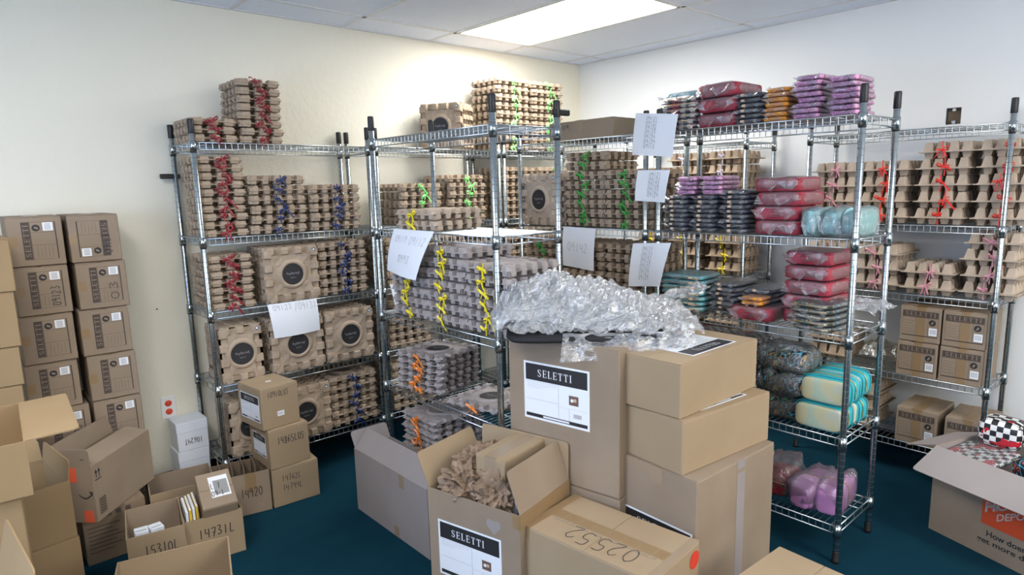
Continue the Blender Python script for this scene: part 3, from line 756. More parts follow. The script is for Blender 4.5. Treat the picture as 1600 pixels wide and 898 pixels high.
# ------------------------------------------------------------------ wall fittings
def outlet():
    t = thing('wall_outlet', 'white wall outlet plate with red sockets low on left wall', 'outlet', (-3.142, 0, .432))
    b = MB(); b.bbox(-.036, -.006, -.058, .036, 0, .058, .003, 'white_plastic'); b.build('plate', t)
    for z in (-.022, .022):
        s = MB(); s.lathe([(.0165, 0), (.0165, .002), (.015, .003)], 'outlet_red', 20, T3((0, -.006, z)) @ RX(R_(90))); so = s.build('socket', t); so['label'] = 'red socket'
        k = MB()
        for dx in (-.006, .006): k.box(dx-.001, -.0095, z-.001, dx+.001, -.0089, z+.007, 'slot_dark')
        k.lathe([(.002, 0), (.002, .0005)], 'slot_dark', 8, T3((0, -.0090, z-.008)) @ RX(R_(90))); k.build('slots', so)
    t = thing('light_switch', 'white switch plate on right wall at the frame edge', 'switch', (0, -2.975, 1.20))
    b = MB(); b.bbox(-.006, -.04, -.06, 0, .04, .06, .003, 'white_plastic'); b.build('plate', t)
    b = MB(); b.bbox(-.012, -.006, -.012, -.005, .006, .012, .002, 'white_plastic'); b.build('toggle', t)
    b = MB(); x = .001
    b.box(.03, -2.656, 1.790, .034, -2.584, 1.880, 'kraft_dark'); b.box(.0, -2.6535, 1.7935, .034, -2.6515, 1.8765, 'collar_grey'); b.box(0, -2.5885, 1.7935, .034, -2.5865, 1.8765, 'collar_grey')
    b.box(0, -2.6535, 1.7935, .034, -2.5865, 1.7955, 'collar_grey'); b.box(0, -2.6535, 1.8745, .034, -2.5865, 1.8765, 'collar_grey')
    b.box(.006, -2.628, 1.797, .012, -2.612, 1.812, 'chrome'); b.box(.006, -2.628, 1.860, .012, -2.612, 1.873, 'chrome')
    tag(b.build('junction_box'), 'open electrical box recessed high in the right wall', 'junction box')
    b = MB(); b.lathe([(.004, 0), (.003, .004)], 'slot_dark', 8, T3((-3.142, -.0005, .95)) @ RX(R_(90))); tag(b.build('wall_anchor'), 'tiny dark screw hole plug in left wall above the outlet', 'wall anchor')
outlet()

# ------------------------------------------------------------------ printed cartons, left wall and right rack
def small_carton(label, loc, rz, w, d, h, rot90, group, note=None, seed=0, flip=False):
    r = carton('small_carton', label, loc, rz, w, d, h, 'kraft_old', 'box', group, tape='y', tapem='tape_tan', seed=seed, drop=.0)
    S = face_T('S', w, d, h)
    if rot90: T = S @ T3((w*.88, h*.13, 0)) @ RZ(R_(90)); pw, ph = h*.76, w*.62
    else: T = S @ T3((w*.06, h*.16, 0)); pw, ph = w*.88, h*.72
    if flip: T = S @ T3((w*.16, h*.87, 0)) @ RZ(R_(-90))
    decal(r, 'printed_panel', lambda b: printed_panel(b, pw, ph, T))
    if rot90: decal(r, 'front_tape', lambda b: rect(b, 0, h*.40, w*.17, h*.60, 'tape_tan', S, .0004))
    else: decal(r, 'front_tape', lambda b: rect(b, w*.42, 0, w*.62, h, 'tape_tan', S, .0004))
    if note: decal(r, 'handwriting', lambda b: scrawl(b, note, *((.0, 0, .085, .03) if True else 0), 'marker', S @ T3((w*.80, h*.16, 0)) @ RZ(R_(90)), .0014, .0022, seed) )
    return r
gs = 'small printed cartons stacked against the left wall'
for c, (xo, xs) in enumerate(((-3.708, (0, 0, -.006, -.012, .008, .002, -.004)), (-3.503, (0, .006, -.004, .002, .004, -.002, .006)))):
    for i in range(7):
        z = .001+.2065*i; k = 6-i
        note = {(0, 5): '09123', (0, 2): '09123', (1, 6): '09123', (0, 3): None, (1, 5): '03'}.get((c, i))
        extra = ''
        if (c, i) == (1, 6): extra = ', its panel upside down'
        if i == 0 or (c == 0 and i < 2): pass
        small_carton(f"small printed carton, {ordn(i, 7)} of the {'left' if c == 0 else 'right'} column by the wall{extra}", (xo+xs[k], -.300-.004*((i*3+c) % 3), z), R_((-1.2, .8, -.5, 1)[(i+c) % 4]), .186, .27, .2035, True, gs, note, seed=i+c*9, flip=(c == 1 and i == 6))
gs = 'printed cartons on the right end rack'
for (y, z, nm) in ((-2.562, .543, 'lower left'), (-2.752, .543, 'lower right'), (-2.566, .722, 'upper left'), (-2.754, .722, 'upper right')):
    small_carton(f"{nm} of four printed cartons on right rack fourth shelf", (-.398, y, z), R_(-90), .180, .27, .176, False, gs, seed=int(z*100)+int(y*10))
small_carton('printed carton on bottom shelf of right rack, left one', (-.398, -2.580, .192), R_(-91), .186, .27, .18, False, gs, seed=5)
small_carton('printed carton on bottom shelf of right rack, right one', (-.405, -2.800, .192), R_(-89), .186, .27, .18, False, gs, seed=6)

# ------------------------------------------------------------------ plain cartons, centre pile
def big():
    r = carton('large_carton', 'large worn carton with vertical tape under two label-topped cartons', (-2.228, -2.578, 0), R_(-2), .48, .328, .577, 'kraft_old', tape='x', tapem='tape_clear')
    S = face_T('S', .48, .328, .577); Wf = face_T('W', .48, .328, .577)
    decal(r, 'side_tape', lambda b: (rect(b, .235, 0, .285, .577, 'kraft_pale', S, .0007), rect(b, 0, .53, .48, .545, 'kraft_old', S, .0008)))
    decal(r, 'corner_tape', lambda b: rect(b, .02, .545, .14, .577, 'tape_clear', Wf))
    decal(r, 'shipping_label', lambda b: ship_label(b, .30, .2, Wf @ T3((.015, .19, 0))), 'white label with black band, mostly hidden')
    r = carton('medium_carton', 'plain brown carton with tilted black label strip, second of pile', (-2.226, -2.519, .577), R_(-5.6), .487, .285, .186, 'kraft', tape=None)
    decal(r, 'shipping_label', lambda b: ship_label(b, .26, .20, face_T('T', .487, .285, .186) @ T3((.13, .03, 0))))
    r = carton('medium_carton', 'brown carton with white label on top, topmost of pile', (-2.217, -2.502, .764), R_(0), .49, .286, .185, 'kraft', tape=None)
    decal(r, 'shipping_label', lambda b: ship_label(b, .235, .33, face_T('T', .49, .286, .185) @ T3((.395, .255, 0)) @ RZ(R_(180)) @ T3((0, 0, 0)) @ Matrix.Diagonal((1.18, .68, 1, 1))), 'white address label with black band')
    # tall carton with label, and the one below it
    r = carton('tall_carton', 'wide brown carton with shipping label under the plastic heap', (-2.345, -1.800, .422), R_(-80), .49, .30, .543, 'kraft_old', tape='x')
    S = face_T('S', .49, .30, .543)
    decal(r, 'shipping_label', lambda b: ship_label(b, .295, .225, S @ T3((.075, .225, 0))), 'white address label with black band')
    r = carton('tall_carton', 'worn brown carton on the floor beneath the labelled wide one', (-2.350, -1.795, 0), R_(-80), .50, .305, .42, 'kraft_old', tape='x')
    # wide open lilac-looking carton
    r = open_carton('long_carton', 'long narrow pale carton with taped standing flap by the rack', (-2.58, -1.54, 0), 0, .20, .62, .31, {'W': (-42, .11), 'N': (30, .08)}, 'kraft_pale', 'kraft_pale')
    Wf = face_T('W', .20, .62, .31)
    decal(r, 'tape', lambda b: rect(b, .40, .25, .44, .31, 'tape_clear', Wf)); decal(r, 'tape', lambda b: rect(b, .34, 0, .38, .05, 'tape_clear', Wf))
    # labelled open carton with crumpled paper
    r = open_carton('open_carton', 'open carton with shipping label, filled with crumpled brown paper', (-2.622, -2.16, 0), R_(13.5), .325, .41, .45, {'N': (24, .13), 'E': (2, .14), 'S': (-20, .15)}, 'kraft_old', 'kraft')
    Wf = face_T('W', .325, .41, .45); S = face_T('S', .325, .41, .45)
    decal(r, 'shipping_label', lambda b: ship_label(b, .285, .215, Wf @ T3((.045, .125, 0))), 'white address label with black band')
    def heart(b):
        P = [(0, -.034), (.030, -.004), (.030, .014), (.018, .022), (0, .016), (-.018, .022), (-.030, .014), (-.030, -.004)]
        b.add([(.300+x, .385+y, .0008) for x, y in P], [tuple(range(8))], 'kraft_pale', Wf)
    decal(r, 'torn_patch', heart)
    decal(r, 'tape', lambda b: rect(b, 0, .39, .325, .45, 'tape_tan', S)); decal(r, 'tape', lambda b: rect(b, 0, .40, .03, .45, 'tape_clear', Wf)); decal(r, 'tape', lambda b: rect(b, .38, .40, .41, .45, 'tape_tan', Wf))
    # box with number on the lid
    r = carton('taped_carton', 'low taped carton with number 02552 written on its lid', (-2.541, -2.638, 0), R_(5.6), .285, .502, .40, 'kraft', tape=None)
    Tt = face_T('T', .285, .502, .40); Wf = face_T('W', .285, .502, .40); S = face_T('S', .285, .502, .40)
    def tp(b):
        rect(b, .115, -.0, .165, .502, 'tape_tan', Tt, .0006); rect(b, 0, .47, .285, .502, 'tape_tan', Tt, .0008); rect(b, 0, 0, .285, .03, 'tape_clear', Tt, .0008)
        for k in range(7): rect(b, .03+.01*(k % 3), .07+.058*k, .18+.012*(k % 4), .074+.058*k, 'kraft', Tt, .0010)
        rect(b, .10, .05, .115, .45, 'tape_clear', Tt, .0007); rect(b, .0, .36, .03, .40, 'tape_tan', Wf, .0007)
    decal(r, 'tape', tp)
    decal(r, 'handwriting', lambda b: scrawl(b, '02552', 0, 0, .27, .075, 'marker', Tt @ T3((.105, .095, 0)) @ RZ(R_(90)), .0014, .0014, 4))
    decal(r, 'round_sticker', lambda b: disc(b, .252, .350, .030, 'red_sticker', S, .0012), 'red round sticker')
    r = carton('plain_carton', 'plain brown carton at the bottom edge beside the large pile', (-2.372, -3.045, 0), R_(-3), .33, .30, .35, 'kraft', tape=None)
big()
def contents():
    # carton standing inside the open one and a book
    r = carton('inner_carton', 'small carton standing inside the open paper-filled carton', (-2.572, -2.030, .36), R_(11.7), .26, .132, .225, 'kraft', tape='x')
    b = MB(); b.bbox(0, 0, 0, .11, .016, .15, .002, 'label_white'); bk = thing('picture_book', 'thin blue covered book between inner carton and flap', 'book', (-2.560, -2.075, .33), R_(20))
    b.build('block', bk); c = MB(); c.box(.004, -.0015, .004, .106, -.0002, .146, 'cover_photo'); c.box(.001, -.0018, .0, .010, -.0003, .15, 'print_black'); c.build('cover', bk)
contents()

# crumpled sheets
def tri(x): x = x-math.floor(x); return abs(x-.5)*4-1
def crumple(p, seed, fr=1.0, n=7):
    rr = random.Random(seed); s = 0; a = 1
    for k in range(n):
        d = Vector((rr.gauss(0, 1), rr.gauss(0, 1), rr.gauss(0, 1))).normalized()
        wob = noise.noise(p*fr*(2.0+k*.4)+Vector((seed, k, 0)))*.8
        s += a*tri(d.dot(p)*fr*(1.3+k*.75)+rr.random()+wob); a *= .72
    return s
def paper_wad(loc, R, sc, seed, label, mat='crumpled_kraft', name='crumpled_paper', cat='packing paper', group='crumpled kraft paper wads'):
    b = MB(); nu, nv = 64, 36
    def fn(u, v):
        th = 2*math.pi*u; ph = math.pi*(v-.5); p = Vector((math.cos(th)*math.cos(ph), math.sin(th)*math.cos(ph), math.sin(ph)))
        r = R*(1+.19*crumple(p, seed, 1.05, 5)+.035*crumple(p, seed+40, 2.2, 3)); q = p*r
        return (q.x*sc[0], q.y*sc[1], q.z*sc[2])
    b.grid(fn, nu, nv, mat, smooth=False)
    o = b.build(name); o.location = loc; return tag(o, label, cat, group)
CB = Matrix.Translation((-2.622, -2.16, 0)) @ RZ(R_(13.5))
for i, (x, y, z, R, sc, lb) in enumerate((
    (.09, .30, .46, .080, (1, 1.1, .9), 'crumpled brown paper wad at the far left of the open carton'),
    (.19, .31, .485, .088, (1.2, .9, .75), 'crumpled brown paper wad at the back of the open carton'),
    (.08, .16, .445, .072, (.9, 1.1, 1.1), 'crumpled brown paper wad against the near left wall of carton'),
    (.15, .23, .505, .058, (1.1, 1.1, .8), 'crumpled brown paper wad on top of the others'),
    (.245, .335, .515, .048, (1.7, .7, .7), 'long twisted brown paper at the back corner flap'))):
    p = CB @ Vector((x, y, z)); paper_wad(p, R, sc, i*5+2, lb)

# ------------------------------------------------------------------ left pile of cartons
def left_pile():
    for i, (z0, z1, xr) in enumerate(((0, .30, -3.752), (.30, .60, -3.755), (.60, .825, -3.750), (.826, .972, -3.742), (.973, 1.178, -3.733), (1.179, 1.376, -3.724))):
        carton('plain_carton', f'plain carton at left frame edge, {ordn(i, 6)} of its column', (xr-.30, -.62, z0+.0005), 0, .30, .28, z1-z0-.001, 'kraft_warm', tape=None, group='plain cartons at left frame edge', seed=i)
    open_carton('open_carton', 'open carton at left edge with a big flap hanging out right', (-4.065, -1.56, .745), R_(-3), .25, .42, .148, {'E': (88, .120), 'W': (30, .12)}, 'kraft_warm', 'kraft_warm')
    carton('tall_plain_carton', 'tall plain carton at left edge under the open flapped one', (-4.11, -1.54, 0), R_(-3), .27, .36, .743, 'kraft_warm', tape=None)
    open_carton('open_carton', 'open plain carton left of the arrow-marked box, upper one', (-3.905, -1.057, .352), R_(8), .22, .30, .204, {'E': (8, .07), 'N': (20, .08)}, 'kraft_warm', 'kraft_warm')
    carton('plain_carton', 'plain carton on the floor beneath the upper open one', (-3.90, -1.06, 0), R_(8), .22, .31, .35, 'kraft_warm', tape=None)
    open_carton('slanted_carton', 'open carton with its flap leaning, nearest the left bottom corner', (-4.13, -1.98, 0), R_(4), .24, .36, .56, {'E': (14, .16)}, 'kraft_warm', 'kraft_warm')
    r = open_carton('open_carton', 'open carton in foreground at the bottom left edge', (-3.698, -1.595, 0), R_(-15.4), .328, .287, .35, {}, 'kraft', 'kraft')
    # arrow-marked shipping box
    r = open_carton('arrow_carton', 'open shipping carton with arrows and printed curved arrow, leaning open', (-3.586, -.700, .235), R_(48), .40, .16, .232, {'W': (2, .075), 'N': (10, .08), 'S': (-78, .10)}, 'kraft_old', 'kraft_old')
    S = face_T('S', .40, .16, .232); Wf = face_T('W', .40, .16, .232)
    def mk(b):
        for x in (.022, .040):
            rect(b, x, .178, x+.004, .205, 'marker', S, .001); b.add([(x-.006, .198, .001), (x+.010, .198, .001), (x+.002, .213, .001)], [(0, 1, 2)], 'marker', S)
        rect(b, .014, .168, .052, .172, 'marker', S, .001)
    decal(r, 'printed_arrows', mk)
    def mk(b):
        rect(b, .022, .022, .062, .088, 'marker', S, .001); rect(b, .025, .025, .059, .085, 'kraft_dark', S, .0013)
        for k in range(5): rect(b, .028, .031+.011*k, .056, .036+.011*k, 'marker', S, .0016)
    decal(r, 'printed_code', mk)
    def am(b):
        P = [(.100+.050*t, .118-.016*math.sin(t*math.pi), .001) for t in [k/8 for k in range(9)]]
        vs = []; fs = []
        for k, p in enumerate(P): vs += [(p[0], p[1]-.003-.002*k/8, .001), (p[0], p[1]+.003, .001)]
        for k in range(8): fs.append((2*k, 2*k+2, 2*k+3, 2*k+1))
        b.add(vs, fs, 'marker', Wf); b.add([(.140, .132, .001), (.156, .128, .001), (.152, .108, .001)], [(0, 2, 1)], 'marker', Wf)
    decal(r, 'printed_swoosh', am, 'dark curved arrow')
    decal(r, 'red_tape', lambda b: rect(b, .11, .0, .148, .050, 'prime_red', Wf, .001)); decal(r, 'red_tape', lambda b: rect(b, .07, .17, .100, .232, 'prime_red', Wf, .001))
    f = [c for c in r.children if c.name.startswith('flap')]
    b = MB(); put_text(b, '6', .0, 0, .022, .036, 'marker', face_T('W', .40, .16, .232) @ T3((.118, .262, 0))); b.build('printed_number', r)
    r = carton('printed_carton', 'brown carton with faint printing under the arrow-marked box', (-3.625, -.575, 0), R_(1), .23, .24, .232, 'kraft_dark', tape=None)
    S = face_T('S', .23, .24, .232)
    def pr(b):
        for k in range(5): rect(b, .01+.036*k, .195, .03+.036*k, .215, 'print_brown', S)
        for k in range(7): rect(b, .012, .05+.018*k, .10+.01*((k*3) % 5), .054+.018*k, 'print_brown', S)
    decal(r, 'fine_print', pr)
    # numbered cartons on the floor
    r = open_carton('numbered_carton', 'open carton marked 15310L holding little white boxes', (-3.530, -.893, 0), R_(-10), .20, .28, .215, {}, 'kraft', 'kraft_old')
    S = face_T('S', .20, .28, .215); decal(r, 'handwriting', lambda b: (scrawl(b, '15310L', .055, .125, .175, .165, 'marker', S, .0018, .001, 1), scrawl(b, '09010', .065, .085, .165, .112, 'marker', S, .0016, .001, 2)))
    for k, (dx, nm) in enumerate(((.030, 'left'), (.085, 'right'))):
        p = Matrix.Translation((-3.530, -.893, 0)) @ RZ(R_(-10)) @ Vector((dx, .03, .09))
        c = thing('white_gift_box', f'little white box inside carton 15310L, {nm} one', 'box', p, R_(-6+10*k), 'little white boxes')
        b = MB(); b.bbox(0, 0, 0, .048, .05, .125, .002, 'white_card'); b.build('body', c); b = MB(); rect(b, .006, .012, .042, .018, 'print_grey', face_T('T', .05, .05, .125), .0005); b.build('printed_line', c)
    r = open_carton('numbered_carton', 'open carton marked 14731L with a labelled parcel on top', (-3.322, -.877, 0), R_(-8), .22, .28, .196, {}, 'kraft', 'kraft_old')
    S = face_T('S', .22, .28, .196); decal(r, 'handwriting', lambda b: scrawl(b, '14731L', .045, .105, .185, .145, 'marker', S, .002, .001, 3))
    P0 = Matrix.Translation((-3.322, -.877, 0)) @ RZ(R_(-8))
    c = carton('labelled_parcel', 'brown parcel with silver label lying in carton 14731L', P0 @ Vector((.070, .03, .125)), R_(-8), .135, .20, .125, 'kraft_old', tape=None, rot=(R_(24), 0, R_(-8)))
    Tt = face_T('T', .135, .20, .125)
    def lb(b):
        rect(b, .045, .05, .12, .17, 'label_white', Tt, .0008); rect(b, .060, .062, .115, .145, 'print_grey', Tt, .0011)
        scrawl(b, 'L 7', .048, .10, .085, .13, 'marker', Tt, .0014, .0014, 3); scrawl(b, '09-1', .045, .055, .095, .085, 'marker', Tt, .0014, .0014, 5)
    decal(c, 'address_label', lb)
    for k in range(4):
        bk = thing('thin_book', f"yellow edged thin book beside the parcel in 14731L, {['leftmost', 'second', 'third', 'rightmost'][k]}", 'book', P0 @ Vector((.010+.013*k, .02+.004*k, .03)), R_(-8), 'thin books in carton 14731L')
        b = MB(); b.bbox(0, 0, 0, .010, .16, .20+.003*k, .001, 'yellow_book' if k % 2 else 'white_card'); b.build('cover', bk)
        b = MB(); b.box(.0015, .002, .199+.003*k, .0085, .158, .2008+.003*k, 'paper_sheet'); b.build('pages', bk)
    r = open_carton('wide_carton', 'open empty carton behind the numbered ones, by the white boxes', (-3.372, -.545, 0), R_(-9), .265, .235, .215, {}, 'kraft', 'kraft_old')
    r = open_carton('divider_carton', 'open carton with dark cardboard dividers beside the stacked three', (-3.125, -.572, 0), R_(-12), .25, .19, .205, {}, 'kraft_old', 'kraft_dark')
    S = face_T('S', .25, .19, .205); decal(r, 'handwriting', lambda b: (scrawl(b, '14920', .115, .085, .215, .13, 'marker', S, .0018, .001, 6), rect(b, .14, .10, .19, .205, 'tape_tan', S, .0004)))
    for k in range(4):
        d = MB(); d.box(.04+.05*k, .01, .02, .043+.05*k, .18, .235, 'kraft_dark', RY(R_(0))); d.build('divider', r)
    # white boxes by the outlet
    for k, (z, h) in enumerate(((0, .077), (.0775, .15), (.228, .152))):
        nm = ('lowest', 'middle', 'topmost')[k]
        c = thing('white_box', f'{nm} white cardboard box below the red outlet' + (', marked 10624T' if k == 2 else ''), 'box', (-3.160+.004*k, -.155, z), R_(2-k), 'white boxes by the outlet')
        b = MB(); b.bbox(0, 0, 0, .145, .14, h-.03, .002, 'white_card'); b.build('body', c)
        b = MB(); b.bbox(-.002, -.002, h-.055 if k < 3 else 0, .147, .142, h-.0005, .002, 'white_card'); b.build('lid', c)
        if k == 2: decal(c, 'handwriting', lambda b: scrawl(b, '10624T', .03, .035, .115, .062, 'marker', face_T('S', .145, .14, h) @ T3((0, 0, .002)), .0013, .001, 8, flip=True))
    # three stacked by the far left rack
    r = carton('numbered_carton', 'lowest of three stacked cartons, marked 14762L and 14794L', (-2.872, -.630, 0), R_(-4), .227, .235, .196, 'kraft', tape='x')
    S = face_T('S', .227, .235, .196); decal(r, 'handwriting', lambda b: (scrawl(b, '14762L', .045, .125, .14, .155, 'marker', S, .0013, .001, 1), scrawl(b, '14794L', .045, .075, .145, .105, 'marker', S, .0013, .001, 2)))
    r = carton('numbered_carton', 'middle of three stacked cartons, marked 14865LUS', (-2.873, -.636, .197), R_(2), .199, .23, .199, 'kraft', tape='x')
    S = face_T('S', .199, .23, .199); Wf = face_T('W', .199, .23, .199)
    decal(r, 'handwriting', lambda b: scrawl(b, '14865LUS', .04, .12, .175, .155, 'marker', S, .0017, .001, 3))
    decal(r, 'shipping_label', lambda b: ship_label(b, .15, .11, Wf @ T3((.04, .05, 0)), False))
    r = carton('numbered_carton', 'topmost of three stacked cartons, marked 10910LUS', (-2.888, -.625, .397), R_(6.5), .19, .235, .205, 'kraft', tape=None)
    S = face_T('S', .19, .235, .205); Wf = face_T('W', .19, .235, .205); Tt = face_T('T', .19, .235, .205)
    decal(r, 'handwriting', lambda b: scrawl(b, '10910LUS', .03, .155, .14, .182, 'marker', S, .0013, .001, 5))
    decal(r, 'barcode_sticker', lambda b: (rect(b, .075, .055, .11, .08, 'label_white', S), [rect(b, .08+.005*k, .062, .082+.005*k, .072, 'print_grey', S, .001) for k in range(5)]))
    decal(r, 'lid_sticker', lambda b: (rect(b, .085, .10, .11, .12, 'label_white', Tt), rect(b, .094, .107, .101, .113, 'print_grey', Tt, .001)))
    decal(r, 'shipping_label', lambda b: ship_label(b, .19, .13, Wf @ T3((.022, .035, 0)), False))
left_pile()
r = carton('flat_carton', 'flat brown carton with faint handwriting on middle rack top', (-1.395, -1.075, 1.756), R_(-90), .45, .26, .10, 'kraft_old', tape='y')
decal(r, 'handwriting', lambda b: scrawl(b, '09 09', .03, .06, .15, .08, 'marker', face_T('S', .45, .26, .10), .0016, .001, 5))

# ------------------------------------------------------------------ number sheets
def sheet(label, quad, txts, sag=.006, seed=0, group='white number sheets hung on the racks', fold=0.0, nrm=(-1, 0, 0), mat='paper_sheet'):
    """quad: TL, TR, BR, BL world points; txts: (string, s0, t0, s1, t1) in sheet fractions"""
    TL, TR, BR, BL = [Vector(q) for q in quad]; r = thing('number_sheet', label, 'paper sheet', TL, 0, group); n = Vector(nrm); rr = random.Random(seed)
    def P(u, v, off=0):   # v from top
        p = TL.lerp(TR, u).lerp(BL.lerp(BR, u), v)-TL
        bend = sag*math.sin(u*math.pi*1.3+seed)*(v*.8+.2)+sag*.8*math.sin(v*math.pi)-(fold*max(0, .18-v)**2*30)
        return p+n*(bend+off)
    b = MB(); b.grid(lambda u, v: P(u, v), 14, 14, mat); b.build('page', r)
    if txts:
        w = (TR-TL).length; h = (BL-TL).length; m = MB()
        for t, s0, t0, s1, t1 in txts:
            k = MB(); scrawl(k, t, s0*w, t0*h, s1*w, t1*h, 'pencil', None, .0011, 0, len(m.v))
            for i, v in enumerate(k.v): k.v[i] = tuple(P(v[0]/w, 1-v[1]/h, .0012))
            m.add(k.v, k.f, 'pencil')
        m.build('handwriting', r)
    return r
X1 = -1.436
nums = lambda n, s0, s1, t1, dt: [(('09121', '09122', '09126', '09127', '09124', '09129', '09113')[i % 7], s0, t1-dt*(i+1)+.02, s1, t1-dt*i) for i in range(n)]
sheet('topmost of three number sheets where the two middle racks meet', [(X1, -1.700, 1.852), (X1, -1.935, 1.826), (X1, -1.905, 1.642), (X1, -1.683, 1.660)], nums(7, .28, .55, .93, .11), seed=1)
sheet('middle of three number sheets where the two middle racks meet', [(X1, -1.714, 1.588), (X1, -1.896, 1.584), (X1, -1.868, 1.437), (X1, -1.700, 1.446)], nums(5, .38, .75, .93, .16), seed=2)
sheet('lowest of three number sheets, just above the plastic heap', [(X1, -1.686, 1.241), (X1, -1.908, 1.254), (X1, -1.850, 1.045), (X1, -1.659, 1.027)], nums(6, .28, .58, .92, .13), seed=3)
sheet('number sheet marked 09142 on the middle rack front', [(X1, -1.213, 1.309), (X1, -1.446, 1.303), (X1, -1.436, 1.085), (X1, -1.204, 1.097)], [('09142', .15, .40, .80, .62)], seed=4)
XC1 = -2.385
sheet('big number sheet hanging over shelf edge by yellow ribboned pack', [(XC1+.012, -1.045, 1.345), (XC1+.012, -1.375, 1.345), (XC1-.02, -1.265, 1.130), (XC1-.01, -.985, 1.150)], [('09119', .12, .72, .45, .86), ('09112', .52, .70, .92, .86), ('0993', .35, .30, .70, .46)], seed=5, sag=.012)
sheet('number sheet 09123 and 09131 on the far left rack', [(-2.735, -.392, .962), (-2.475, -.392, .962), (-2.470, -.402, .790), (-2.715, -.402, .785)], [('09123', .08, .80, .46, .95), ('/09131', .5, .74, .98, .95)], seed=6, nrm=(0, -1, 0), sag=.010)
sheet('narrow curled sheet behind the yellow ribboned rack', [(-2.036, -.400, .985), (-1.958, -.400, .985), (-1.937, -.405, .812), (-2.008, -.405, .813)], [], seed=7, nrm=(0, -1, 0))
sheet('blank white sheet at the back of the nearest rack', [(-1.075, -2.30, 1.06), (-1.075, -2.56, 1.06), (-1.065, -2.53, .95), (-1.06, -2.30, .95)], [], seed=8, sag=.01)

